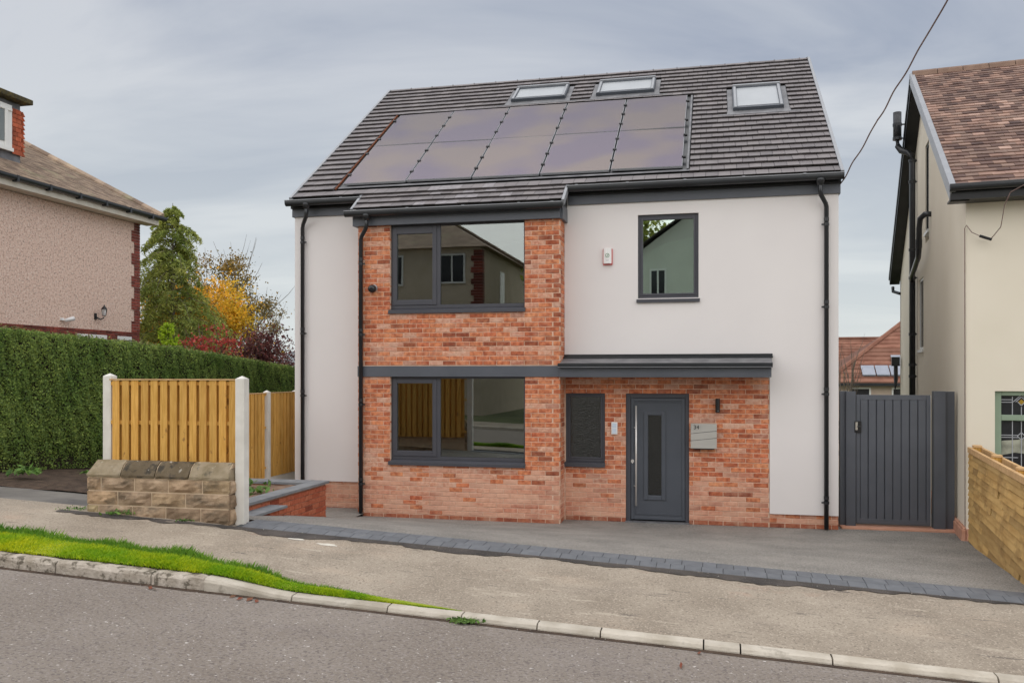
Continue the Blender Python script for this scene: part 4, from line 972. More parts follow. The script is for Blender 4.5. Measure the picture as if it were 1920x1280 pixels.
for x in (.10, 1.60, 3.1, 4.3):
    p = MB().box(x, x + .10, .0, .098, -.25, top + .05).build('post', 'fence', F, local=True)
    MB().box(x - .01, x + .11, -.0, .11, top + .051, top + .085).build('post_cap', 'timber_top', p, local=True, bevel=.008)
MB().box(.0, 1.3, -.12, -.03, -.3, .012).build('mortar_haunch', 'gravel', F, local=True)

# ------------------------------------------------------------------ STONE WALL
SW = thing('stone_wall', 'short weathered sandstone wall with saddleback coping below the golden fence', 'wall', (-6.1, -5.07, .6))
sx0, sx1, sy0, sy1 = -7.03, -5.20, -5.20, -4.99
MB().box(sx0 + .02, sx1 - .02, sy0 + .0035, sy1, .5, 1.175).build('mortar_core', 'stone_mortar', SW)
def stone_geo(L, D, Hh, var, c=.012):
    r = random.Random(var * 31 + int(L * 1000)); nx, nz = 7, 4; v = []; f = []
    for j in range(nz + 1):
        for i in range(nx + 1):
            ex = min(i, nx - i) / 2; ez = min(j, nz - j) / 1.0
            p = min(1, ex, ez)
            bul = -.022 * p + (r.uniform(-.010, .010) if p > 0 else -.003)
            v.append((-L / 2 + L * i / nx, bul, -Hh / 2 + Hh * j / nz))
    for j in range(nz):
        for i in range(nx): q = j * (nx + 1) + i; f.append((q, q + 1, q + nx + 2, q + nx + 1))
    b0 = len(v); v += [(-L / 2, D, -Hh / 2), (L / 2, D, -Hh / 2), (L / 2, D, Hh / 2), (-L / 2, D, Hh / 2)]
    n1 = nx + 1
    f += [tuple([b0, b0 + 1] + list(range(0, n1))[::-1]), tuple([b0 + 3] + [nz * n1 + i for i in range(n1)] + [b0 + 2])]
    f += [tuple([b0 + 1, b0 + 2] + [j * n1 + nx for j in range(nz, -1, -1)]), tuple([b0 + 3, b0] + [j * n1 for j in range(nz + 1)])]
    return v, f
rows = [(.685, .858, [0, .16, .60, 1.03, 1.47, 1.83]), (.858, 1.020, [0, .41, .85, 1.28, 1.83]), (1.020, 1.172, [0, .19, .625, 1.06, 1.49, 1.83])]
sg = []
vi = 0
for z0, z1, js in rows:
    for a, b in zip(js, js[1:]):
        L_, H_ = b - a - .018, z1 - z0 - .017
        v, f = stone_geo(L_, .12, H_, vi); vi += 1
        o = bpy.data.objects.new('stone', mesh('stone', v, f, M['stone'])); link(o, SW, front_m(sx0 + (a + b) / 2, sy0, (z0 + z1) / 2))
    v, f = stone_geo(.20, .05, z1 - z0 - .014, vi); vi += 1
    o = bpy.data.objects.new('stone', mesh('stone', v, f, M['stone'])); link(o, SW, front_m(sx1, sy0 + .115, (z0 + z1) / 2, R(90)))
    v, f = stone_geo(.20, .05, z1 - z0 - .014, vi); vi += 1
    o = bpy.data.objects.new('stone', mesh('stone', v, f, M['stone'])); link(o, SW, front_m(sx0, sy0 + .115, (z0 + z1) / 2, R(-90)))
cj = [0, .455, .895, 1.325, 1.83]
for i, (a, b) in enumerate(zip(cj, cj[1:])):
    nx = 7; r = random.Random(i + 40); v = []; f = []
    prof = [(sy0 - .012, 1.178), (sy0 - .016, 1.205), (sy0 + .055, 1.315), (sy0 + .115, 1.362), (sy0 + .17, 1.355), (sy1 + .02, 1.22), (sy1 + .02, 1.178)]
    for q in range(nx + 1):
        u = q / nx; end = (0 if (i == 0 and q == 0) else 0)
        for jx, (yy, zz) in enumerate(prof):
            sl_ = 0
            if i == 0: sl_ = (.05 if zz > 1.3 else 0) * (1 - u)
            if i == 3: sl_ = -(.035 if zz > 1.3 else 0) * u
            v.append((sx0 + a + .009 + (b - a - .018) * u + sl_, yy + r.uniform(-.005, .005), zz + r.uniform(-.005, .005)))
    n_ = len(prof)
    for q in range(nx):
        for jx in range(n_): f.append((q * n_ + jx, (q + 1) * n_ + jx, (q + 1) * n_ + (jx + 1) % n_, q * n_ + (jx + 1) % n_))
    f.append(tuple(range(n_))[::-1]); f.append(tuple(nx * n_ + jx for jx in range(n_)))
    o = bpy.data.objects.new('coping_stone', mesh('coping_stone', v, f, M['coping' if i in (1, 2) else 'coping_pale'])); link(o, SW)
MB().prism([(sy0 - .002, 1.178), (sy0 + .055, 1.30), (sy0 + .115, 1.348), (sy0 + .17, 1.34), (sy1, 1.2), (sy1, 1.178)], sx0 + .06, sx1 - .03).build('coping_mortar', 'stone_mortar', SW)

# ------------------------------------------------------------------ FRONT FENCE (golden panel)
def post_(parent, x, y_, z0, z1, w_=.11):
    P_ = MB().box(x - w_ / 2, x + w_ / 2, y_ - w_ / 2, y_ + w_ / 2, z0, z1).add([(x - w_ / 2, y_ - w_ / 2, z1), (x + w_ / 2, y_ - w_ / 2, z1), (x + w_ / 2, y_ + w_ / 2, z1), (x - w_ / 2, y_ + w_ / 2, z1), (x, y_, z1 + .035)], [(0, 1, 4), (1, 2, 4), (2, 3, 4), (3, 0, 4)])
    return P_.build('post', 'concrete', parent, bevel=.004)
FF = thing('front_fence', 'golden hit and miss timber fence panel between concrete posts above the stone wall', 'fence', (-6.05, -4.93, .7))
post_(FF, -5.14, -5.045, .45, 2.30); post_(FF, -6.955, -4.90, .45, 2.33)
x0, x1, y_ = -6.895, -5.20, -4.945
for z in (2.245, 1.79, 1.10): MB().box(x0, x1, y_ - .018, y_ + .018, z - .022, z + .022).build('rail', 'fence', FF)
MB().box(x0, x1, y_ - .045, y_ + .045, 2.282, 2.298).build('cap_rail', 'timber_top', FF)
bw, sp = .090, (x1 - x0 - .02) / 13.45
sp = .1265
i = 0; xb = x0 + .035
while xb + bw < x1 + .03:
    j = rng.uniform(-.003, .003)
    MB().box(xb + j, min(x1 - .002, xb + bw + j), y_ - .036, y_ - .019, .98 + rng.uniform(-.01, 0), 2.278).build('board', 'fence', FF, bevel=.002)
    xc = xb + bw / 2 + sp / 2
    if xc + bw / 2 < x1: MB().box(xc - bw / 2, xc + bw / 2, y_ + .019, y_ + .036, .98, 2.278).build('board', 'fence', FF)
    xb += sp
# side fence further back, running away beside the house
FB = thing('side_fence', 'golden timber side fence with concrete posts behind the planted bed', 'fence', (-7.6, 0, .5))
post_(FB, -7.60, -.02, .2, 2.035, .10); post_(FB, -7.60, 1.05, .2, 2.03, .10); post_(FB, -7.60, -1.9, .3, 2.06, .10)
for ya, yb_ in ((-1.84, -.08), (.04, .99)):
    for z in (1.99, 1.42, .72): MB().box(-7.617, -7.583, ya, yb_, z - .02, z + .02).build('rail', 'fence', FB)
    MB().box(-7.64, -7.56, ya, yb_, 2.012, 2.026).build('cap_rail', 'timber_top', FB)
    yv = ya + .01
    while yv + .09 < yb_ + .02:
        MB().box(-7.582, -7.566, yv, min(yb_, yv + .09), .55, 2.008).build('board', 'fence', FB)
        if yv + .15 < yb_: MB().box(-7.634, -7.618, yv + .06, yv + .15, .55, 2.008).build('board', 'fence', FB)
        yv += .122
    MB().box(-7.62, -7.58, ya, yb_, .25, .55).build('gravel_board', 'concrete', FB)

# ------------------------------------------------------------------ RETAINING WALL
RW = thing('retaining_wall', 'low red brick retaining wall with grey slate coping round the planted bed', 'wall', (-5.75, -2.8, 0))
MB().box(-5.84, -5.701, -4.3, -1.71, -.1, .70).box(-7.5, -5.72, -1.95, -1.71, -.1, .70).box(-5.70, -5.47, -4.62, -3.46, .3, .60).build('mortar_core', 'mortar_red', RW)
ps = []
for s, e, a, b, k in courses(-4.3, -1.70, -.02, .70): ps.append((e - s, b - a, front_m(-5.69, (s + e) / 2, (a + b) / 2, R(90)), 'brick_new'))
for s, e, a, b, k in courses(-4.62, -3.45, .15, .60): ps.append((e - s, b - a, front_m(-5.46, (s + e) / 2, (a + b) / 2, R(90)), 'brick_new'))
lay_bricks(ps, RW, 300, 'brick', .09)
for a, b in zip([-4.3, -3.72, -3.13, -2.55, -1.97], [-3.72, -3.13, -2.55, -1.97, -1.66]):
    MB().box(-5.90, -5.655, a + .002, b - .002, .704, .742).build('coping_slab', 'slate', RW, bevel=.003)
for a, b in ((-7.5, -6.9), (-6.9, -6.4), (-6.4, -5.905)):
    MB().box(a + .002, b - .002, -1.97, -1.66, .704, .742).build('coping_slab', 'slate', RW, bevel=.003)
MB().box(-5.69, -5.43, -4.65, -3.42, .604, .636).build('coping_slab', 'slate', RW, bevel=.003)

# ------------------------------------------------------------------ LEFT HOUSE
LH = thing('pebbledash_house', 'pink pebbledashed house with brown tiled roof and dormer at the left edge', 'house', (-15, 2, .8))
LX, LY0, LY1 = -15.0, -4.5, 6.6
lez, lrx, lrz = 6.60, -19.6, 9.14
wn = [(4.25, 5.32, 2.5, 3.33), (5.72, 6.28, 2.5, 3.33)]
mb = MB()
ss = sorted({LY0, LY1} | {h[i] for h in wn for i in (0, 1)}); zz = [0.0, 2.5, 3.33, 3.45]
mb.box(LX - .25, LX, LY0, LY1, 3.45, 6.5).prism([(LX, 6.5), (LX - .25, 6.5), (LX - .25, 6.35), (LX, 6.35)], LY0, LY1, 'y')
mb.prism([(LX - .251, .2), (-24.2, .2), (-24.2, 6.4), (lrx, lrz - .1), (LX - .251, 6.4)], LY1 - .25, LY1 - .002, 'y')
mb.prism([(LX - .251, .2), (-24.2, .2), (-24.2, 6.4), (lrx, lrz - .1), (LX - .251, 6.4)], LY0, LY0 + .25, 'y')
mb.build('wall', 'dash', LH)
mb = MB()
for i in range(len(ss) - 1):
    for j in range(3):
        cs, cz = (ss[i] + ss[i + 1]) / 2, (zz[j] + zz[j + 1]) / 2
        if any(h[0] < cs < h[1] and h[2] < cz < h[3] for h in wn): continue
        mb.box(LX - .25, LX - .008, ss[i], ss[i + 1], zz[j], zz[j + 1] - (.001 if j == 2 else 0))
mb.box(LX - .2, LX + .006, LY1 - .222, LY1 + .004, 3.45, 6.42)
for k in range(0, 40, 8):
    mb.box(LX - .2, LX + .005, LY1 - .33, LY1 - .2222, 3.455 + k * .075, min(6.42, 3.455 + (k + 4) * .075 - .006))
LB = mb.build('brick_base', 'dmortar', LH)
ps = []
for s, e, a, b, k in courses(LY0, LY1 + .01, 2.4, 3.45, [(h[0], h[1], h[2] - .0, h[3]) for h in wn], zref=2.4):
    if s > -1: ps.append((e - s, b - a, front_m(LX + .010, (s + e) / 2, (a + b) / 2, R(90)), 'dbrick'))
lay_bricks(ps, LB, 300, 'brick', .06)
ps = []
for k in range(40):
    z = 3.455 + k * .075
    if z > 6.40: break
    wide = (k // 4) % 2 == 0
    a = LY1 + .012 - (.335 if wide else .225)
    xx = a
    segs = [(a, a + .105), (a + .115, a + .335)] if wide and k % 2 else ([(a, a + .22), (a + .23, a + .335)] if wide else ([(a, a + .225)] if k % 2 else [(a, a + .105), (a + .115, a + .225)]))
    for s, e in segs: ps.append((e - s, .062, front_m(LX + .020, (s + e) / 2, z + .033, R(90)), 'dbrick'))
lay_bricks(ps, LB, 300, 'quoin_brick', .06)
for h in wn:
    f = MB()
    f.box(LX - .12, LX + .012, h[0], h[0] + .09, h[2], h[3]).box(LX - .12, LX + .012, h[1] - .09, h[1], h[2], h[3]).box(LX - .12, LX + .012, h[0] + .09, h[1] - .09, h[3] - .10, h[3]).box(LX - .12, LX + .012, h[0] + .09, h[1] - .09, h[2], h[2] + .07)
    W = f.build('window', 'white', LH, bevel=.005)
    MB().box(LX - .05, LX - .03, h[0] + .09, h[1] - .09, h[2] + .07, h[3] - .10).build('pane', 'glass', W)
# roof
lp = math.atan2(lrz - lez, LX + .42 - lrx)
def lrm(yc, s, off=0):   # x along +Y (towards far gable), y up the slope (towards -X)
    c, s_ = math.cos(lp), math.sin(lp)
    ex, ey, ez = Vector((0, 1, 0)), Vector((-c, 0, s_)), Vector((s_, 0, c))
    p = Vector((LX + .42, yc, lez)) + ey * s + ez * off
    return Matrix(((ex.x, ey.x, ez.x, p.x), (ex.y, ey.y, ez.y, p.y), (ex.z, ey.z, ez.z, p.z), (0, 0, 0, 1)))
LSL = math.hypot(LX + .42 - lrx, lrz - lez)
mb = MB(); mb.box(LY0 - .3, LY1 + .35, 0, LSL, -.10, -.012); mb.xf(lrm(0, 0))
mb2 = MB().prism([(lrx, lrz - .012), (lrx, lrz - .1), (-24.6, 6.4), (-24.6, 6.5)], LY0 - .3, LY1 + .35, 'y')
mb.add(mb2.v, mb2.f); LR = mb.build('roof', 'underlay', LH)
mb = MB(); k = 0
while k * .11 < LSL - .05:
    yv = -.5 - .165 + .0825 * (k % 2)
    while yv < LY1 + .36:
        s, e = max(-.5, yv), min(LY1 + .36, yv + .165)
        if e - s > .03:
            v, f = ctile_geo(e - s, 0, .11, rng.randrange(50)); v = [(p[0], p[1], p[2] * .55) for p in v]; m_ = lrm((s + e) / 2, k * .11) @ Matrix.Rotation(R(rng.uniform(-1.2, 1.2)), 4, 'Z'); mb.add([m_ @ Vector(p) for p in v], f)
        yv += .165
    k += 1
mb.build('roof_tiles', 'ltile', LR, kind='stuff')
a = .0
while a < LSL - .1:
    mb = MB().prism([(LY1 + .30, -.02), (LY1 + .30, .05), (LY1 + .35, .10), (LY1 + .42, .11), (LY1 + .46, .05), (LY1 + .46, -.03)], a, a + .33, 'y')
    mb.v = [(p[0], p[1], p[2]) for p in mb.v]; mb.xf(lrm(0, 0)); mb.build('verge_tile', 'ltile', LR); a += .335
MB().box(LX + .0, LX + .36, LY0, LY1 + .30, 6.36, 6.40).box(LX + .34, LX + .37, LY0, LY1 + .32, 6.36, 6.56).box(LX - .3, LX + .34, LY1 + .0, LY1 + .32, 6.40, 6.47).build('fascia', 'fascia_w', LH, bevel=.005)
gt = MB(); pr = [(LX + .375, 6.60), (LX + .375, 6.55), (LX + .39, 6.51), (LX + .435, 6.49), (LX + .48, 6.51), (LX + .50, 6.55), (LX + .50, 6.60), (LX + .49, 6.60), (LX + .49, 6.555), (LX + .435, 6.50), (LX + .385, 6.555), (LX + .385, 6.60)]
gt.prism(pr, LY0, LY1 + .52, 'y'); GT = gt.build('gutter', 'blackpl', LH)
for yv in (.9, 1.9, 2.85, 3.8, 4.7, 5.6, 6.5): MB().box(LX + .37, LX + .506, yv - .03, yv + .03, 6.47, 6.606).build('gutter_clip', 'blackpl', GT)
# dormer
dm = MB().box(-19, -16.02, .2, 3.60, 7.2, 8.72)
DM = dm.build('dormer', 'lead', LH)
MB().box(-16.021, -15.93, .2, 3.26, 7.58, 8.60).build('dormer_window', 'white', DM)
mbp = MB().box(-15.932, -15.915, .4, 3.02, 7.72, 8.44).build('dormer_pane', 'glass', DM)
MB().box(-15.935, -15.90, .3, 3.24, 8.455, 8.52).box(-15.935, -15.90, 3.03, 3.12, 7.60, 8.455).build('dormer_frame', 'white', DM, bevel=.006)
MB().box(-15.935, -15.88, .3, 3.26, 7.52, 7.60).build('dormer_sill', 'white', DM)
MB().box(-19.2, -15.78, .0, 3.75, 8.735, 8.86).build('dormer_roof', 'moss', DM, bevel=.02)
for k in range(10):
    for q in range(2):
        ya = 3.30 + q * .165 - .06 * (k % 2); z = 7.50 + k * .105
        MB().prism([(ya, z), (ya + .16, z), (ya + .16, z + .115), (ya, z + .115)], 0, .012, 'x').xf(Matrix.Translation((-15.965, 0, 0)) @ Matrix.Rotation(0, 4, 'Y')).build('hung_tile', 'hung', DM)
        if q == 1: MB().hexa([(-15.99, 3.60, z), (-15.93, 3.60, z), (-15.93, 3.63 + .03, z), (-15.99, 3.66, z), (-15.99, 3.60, z + .11), (-15.95, 3.60, z + .11), (-15.95, 3.61, z + .11), (-15.99, 3.61, z + .11)]).build('hung_tile', 'hung', DM)
# wall lantern and floodlight on the pebbledash
t = thing('wall_lantern', 'black carriage lantern on the pink pebbledash wall', 'wall light', (LX, 5.04, 3.86))
MB().box(LX + .0, LX + .03, 4.80, 4.90, 3.66, 3.86).tube([(LX + .03, 4.85, 3.74), (LX + .16, 4.9, 3.66), (LX + .22, 4.98, 3.72), (LX + .22, 5.0, 3.80)], .022, 8).build('bracket', 'blackm', t)
mb = MB()
for i in range(6):
    a = math.pi * i / 3; mb.tube([(LX + .22 + .055 * math.cos(a), 5.0 + .055 * math.sin(a), 3.80), (LX + .22 + .085 * math.cos(a), 5.0 + .085 * math.sin(a), 3.99)], .008, 5)
mb.tube([(LX + .22, 5.0, 3.78), (LX + .22, 5.0, 3.80)], .06, 6).tube([(LX + .22, 5.0, 3.99), (LX + .22, 5.0, 4.04), (LX + .22, 5.0, 4.09), (LX + .22, 5.0, 4.14)], [.10, .075, .03, .01], 6)
mb.build('cage', 'blackm', t); t.scale = (.78, .78, .78); MB().tube([(LX + .22, 5.0, 3.80), (LX + .22, 5.0, 3.99)], [.045, .07], 6).build('lantern_glass', 'whitepl', t)
t = thing('floodlight', 'small white floodlight on the pink pebbledash wall', 'floodlight', (LX, 3.9, 3.65))
MB().box(LX, LX + .06, 3.62, 3.74, 3.60, 3.68).tube([(LX + .05, 3.68, 3.62), (LX + .10, 3.74, 3.60)], .02, 8).build('bracket', 'whitepl', t)
MB().tube([(LX + .10, 3.72, 3.60), (LX + .22, 3.98, 3.68)], [.05, .075], 12).build('lamp_head', 'whitepl', t, smooth=True); t.scale = (.75, .75, .75)

# ------------------------------------------------------------------ HEDGE
HG = thing('hedge', 'tall clipped dark green hedge running back behind the golden fence', 'hedge', (-10, 0, .7))
hp = [(-13.7, -6.2, 3.24), (-10.45, -3.28, 3.06), (-9.68, .6, 2.83), (-9.25, 4.6, 2.47), (-8.95, 8.0, 2.2)]
hp = [(-12.2, -6.0, 3.42)][:0] + [(-11.75, -6.2, 3.3)][:0] + hp
def hpath(u):
    n = len(hp) - 1; t = min(u * n, n - 1e-6); i = int(t); w_ = t - i
    return tuple(hp[i][k] * (1 - w_) + hp[i + 1][k] * w_ for k in range(3))
core = MB()
prev = None
nseg = 60
Pf = []; nrm = []
for i in range(nseg + 1):
    x, y_, z = hpath(i / nseg); x2, y2, _ = hpath(min(1, i / nseg + .01)); x1_, y1_, _ = hpath(max(0, i / nseg - .01))
    d = Vector((x2 - x1_, y2 - y1_, 0)).normalized(); n_ = Vector((d.y, -d.x, 0))   # towards the camera side
    Pf.append((Vector((x, y_, z)), n_))
for i in range(nseg):
    (a, na), (b, nb_) = Pf[i], Pf[i + 1]
    ga, gb = zleft(a.x, a.y) - .1, zleft(b.x, b.y) - .1
    A0 = a - na * .10; B0 = b - nb_ * .10; A1 = a - na * 1.1; B1 = b - nb_ * 1.1
    core.hexa([(A0.x, A0.y, ga + .1), (B0.x, B0.y, gb + .1), (B1.x, B1.y, gb), (A1.x, A1.y, ga), (A0.x, A0.y, a.z - .06), (B0.x, B0.y, b.z - .06), (B1.x, B1.y, b.z - .06), (A1.x, A1.y, a.z - .06)])
core.build('branches', 'twig', HG)
def hedge_leaves(n, topface=False, size=.045):
    u = nr.random(n); idx = np.clip((u * nseg).astype(int), 0, nseg - 1); w_ = u * nseg - idx
    Pa = np.array([list(p[0]) + list(p[1]) for p in Pf]); q = Pa[idx] * (1 - w_[:, None]) + Pa[idx + 1] * w_[:, None]
    base, nn = q[:, :3], q[:, 3:]
    g = .44 - .049 * 40 * np.tanh(base[:, 0] / 40) - .03 - .052 * np.maximum(0, base[:, 1] + 5)
    if topface:
        dd = nr.random(n) * 1.1; c = base - nn * dd[:, None]; c[:, 2] = base[:, 2] + nr.normal(0, .022, n) + .012 * np.sin(u * 90)
        return leafq(c, size, .5, [[0, 0, 1]], .5)
    v = nr.random(n); v = np.where(nr.random(n) < .25, v ** 2, v)
    z = g + .10 + (base[:, 2] - g - .10) * v
    ph = base[:, 0] * 3 + base[:, 1] * 3
    wob = .035 * np.sin(ph * 1.3 + z * 2.1) + .03 * np.sin(ph * 3.1 - z * 4.3) + .02 * np.sin(ph * 7 + z * 9)
    lo = np.clip((.62 - (z - g)) / .62, 0, 1)                      # thin and set back near the ground
    c = base + nn * (wob + nr.normal(0, .016, n) - .26 * lo * nr.random(n) + .02)[:, None]; c[:, 2] = z
    keep = nr.random(n) > lo * .85
    return leafq(c[keep], size, .6, nn[keep], .55)
quads('foliage', np.concatenate([hedge_leaves(230000, False, .034), hedge_leaves(36000, True, .034)]), 'hedge', HG, 'stuff')
o = quads('clipped_twigs', hedge_leaves(9000, True, .05) + np.array([0, 0, .012]), 'hedge_top', HG, 'stuff')
# children built in world space: shift into the hedge's frame
for c in list(HG.children): pass

# ------------------------------------------------------------------ TREES
def deciduous(name, label, cat, base, h, rad, leafm, nleaf, ls, flat=1.0, seed=1, clump=.35, bare=.0, group=None, nl=9, low=.25, spread=1.0, leaf2=None):
    r = random.Random(seed); T = thing(name, label, cat, base, 0, group)
    B = Vector(base); tr = MB(); th = h * .55
    tr.tube([B + Vector((0, 0, -.4)), B + Vector((.02 * h, 0, th * .5)), B + Vector((0, .02 * h, th))], [.035 * h * .5 + .02, .02 * h * .5 + .02, .02], 8)
    tr.build('trunk', 'bark', T, smooth=True)
    lm = MB(); tips = []
    for i in range(nl):
        s = B + Vector((0, 0, th * (low + (1 - low) * i / nl)))
        for q in range(2):
            a = r.uniform(0, 2 * math.pi); el = r.uniform(.3, 1.2)
            e = B + Vector((math.cos(a) * rad * spread * r.uniform(.55, 1), math.sin(a) * rad * spread * r.uniform(.55, 1), h * (low + .1 + (1 - low - .1) * r.random() * (1 - .35 * 0))))
            hh = (e.z - B.z) / h; k_ = math.sqrt(max(0.05, 1 - ((hh - .45) / .56) ** 2)); e.x = B.x + (e.x - B.x) * k_; e.y = B.y + (e.y - B.y) * k_
            m_ = (s + e) / 2 + Vector((0, 0, .08 * h))
            lm.tube([s, m_, e], [.012 * h * .6 + .008, .008 * h * .6 + .005, .006], 5, False)
            for w_ in range(5):
                st = m_.lerp(e, r.uniform(.2, 1)); dv = (e - s).normalized() * r.uniform(.1, .25) * h * .8 + Vector((r.uniform(-1, 1), r.uniform(-1, 1), r.uniform(-.3, 1))) * rad * .25
                lm.tube([st, st + dv * .5 + Vector((0, 0, .03)), st + dv, st + dv * 1.25 + Vector((0, 0, .04 * h * .3))], [.014, .011, .008, .004], 4, False)
                if r.random() > bare: tips.append(st + dv * r.uniform(.4, 1.0))
    lm.build('limbs', 'bark', T, smooth=True)
    tp = np.array([list(t_) for t_ in tips]); pk = nr.integers(0, len(tp), nleaf)
    c = tp[pk] + nr.normal(0, 1, (nleaf, 3)) * clump * rad * .42 * np.array([1, 1, .75 * flat])
    c[:, 2] = np.maximum(c[:, 2], B.z + .1)
    quads('crown', leafq(c, ls, .6) - np.array(base), leafm, T, 'stuff', local=True)
    if leaf2:
        pk = nr.integers(0, max(1, len(tp) // 3), nleaf // 4); c = tp[pk] + nr.normal(0, 1, (len(pk), 3)) * clump * rad * .45
        quads('crown', leafq(c, ls, .6) - np.array(base), leaf2, T, 'stuff', local=True)
    return T
def conifer(name, label, cat, base, h, rad, leafm, nbr=150, per=130, ls=.09, seed=1, droop=.35, lean=(0, 0)):
    r = random.Random(seed); T = thing(name, label, cat, base); B = Vector(base)
    MB().tube([B + Vector((0, 0, -.4)), B + Vector((lean[0] * .5, lean[1] * .5, h * .5)), B + Vector((lean[0], lean[1], h))], [.03 * h * .5, .018 * h * .5, .008], 8).build('trunk', 'bark', T, smooth=True)
    lm = MB(); C_ = []; 
    for i in range(nbr):
        t_ = (i + r.random()) / nbr; t_ = t_ ** .85; z = h * (.04 + .94 * t_); a = r.uniform(0, 2 * math.pi)
        L_ = rad * (1 - t_) ** .72 * r.uniform(.42, 1.25) + .12
        s = B + Vector((lean[0] * t_, lean[1] * t_, z)); d = Vector((math.cos(a), math.sin(a), 0))
        pts = [s + d * L_ * q + Vector((0, 0, L_ * (.18 * math.sin(q * 3.1) - droop * q * q))) for q in (0, .35, .7, 1)]
        lm.tube(pts, [.018, .012, .008, .003], 4, False)
        for q in range(int(per * (.4 + .6 * (1 - t_)))):
            u = r.random() ** .6; i0 = min(2, int(u * 3)); p = pts[i0].lerp(pts[i0 + 1], u * 3 - i0)
            sd_ = Vector((-d.y, d.x, 0)) * r.gauss(0, .16) * L_ * (1.1 - u * .6)
            C_.append(list(p + sd_ + Vector((0, 0, -abs(r.gauss(0, .16)) * (.3 + L_) * .5 + .02))))
    lm.build('limbs', 'bark', T, smooth=True)
    C_ = np.array(C_)
    q = leafq(C_, ls, .22, [[.0, -.6, .3]], .15); quads('crown', q - np.array(base), leafm, T, 'stuff', local=True)
    return T
# hedge foliage was generated in world coordinates: re-centre its parts
for c in HG.children:
    if c.name.startswith(('foliage', 'clipped')): c.matrix_basis = WORLD[HG.name].inverted()

conifer('larch_tree', 'tall drooping green larch behind the left house corner', 'tree', (-15.9, 9.4, -.1), 7.6, 3.15, 'larch', nbr=200, per=420, ls=.13, seed=3, droop=.30)
conifer('larch_tree', 'smaller green larch standing right of the tall larch', 'tree', (-16.9, 12.0, -.2), 5.0, 1.3, 'larch', nbr=150, per=300, ls=.11, seed=9, droop=.4)
deciduous('autumn_tree', 'golden yellow autumn tree between the larches and the purple shrub', 'tree', (-16.6, 12.2, -.4), 5.7, 1.9, 'yellow', 30000, .10, seed=5, clump=.45, bare=.25, low=.15)
deciduous('autumn_tree', 'thin olive brown autumn tree with bare twigs behind the yellow tree', 'tree', (-17.9, 16.0, -.5), 6.7, 2.4, 'olive', 11000, .09, seed=12, clump=.22, bare=.35, low=.2)
deciduous('small_tree', 'bare twigged small tree with sparse orange leaves right of the yellow tree', 'tree', (-16.2, 14.3, -.45), 5.3, 1.35, 'olive', 3500, .08, seed=22, clump=.25, bare=.5, low=.1)
deciduous('purple_shrub', 'large dark purple leaved shrub rising above the hedge', 'shrub', (-13.1, 8.2, .0), 3.1, 1.75, 'purple', 17000, .08, seed=31, clump=.42, low=.05, flat=.8, nl=12)
deciduous('purple_shrub', 'airy purple shrub at the hedge end nearest the white house', 'shrub', (-12.0, 8.9, .0), 2.85, 1.1, 'purple', 4200, .08, seed=36, clump=.28, low=.05, flat=.8, nl=10, bare=.2)
deciduous('red_shrub', 'bright red maple shrub just above the hedge top', 'shrub', (-12.0, 4.9, .35), 2.75, 1.15, 'red', 11000, .07, seed=41, clump=.35, low=.3, flat=.5, nl=12)
conifer('lime_conifer', 'lime green conifer bush at the corner of the pink house', 'shrub', (-13.55, 5.75, .3), 3.35, .62, 'lime', nbr=130, per=70, ls=.12, seed=8, droop=-.45)
deciduous('bare_sapling', 'bare leafless sapling in the gap above the side gate', 'tree', (5.0, 22.5, -2.4), 5.6, 1.0, 'olive', 40, .06, seed=51, bare=.5, low=.1)

# ------------------------------------------------------------------ GRASS VERGE
def vback(x):
    P_ = [(-14, -6.15), (-7.2, -6.38), (-5.8, -6.46), (-4.4, -6.70), (-3.3, -6.88), (-2.5, -6.96), (-2.05, -7.02)]
    for (a, b), (c, d) in zip(P_, P_[1:]):
        if a <= x <= c: return b + (d - b) * (x - a) / (c - a)
    return P_[0][1] if x < -14 else -7.02
v = []; f = []
nxx = 90
for i in range(nxx + 1):
    x = -13 + 10.95 * i / nxx; yb = vback(x)
    for j in range(5):
        t_ = j / 4; yy = KB - .012 + (yb - KB + .012) * t_; hmp = .028 * math.sin(math.pi * min(1, t_ + .15)) * min(1, (yb - KB) * 6)
        v.append((x, yy, zpave(x, max(yy, KB)) + .011 + hmp))
for i in range(nxx):
    for j in range(4): q = i * 5 + j; f.append((q, q + 5, q + 6, q + 1))
o = bpy.data.objects.new('verge_soil', mesh('verge_soil', v, f, M['turf'], True)); link(o); o['kind'] = 'structure'
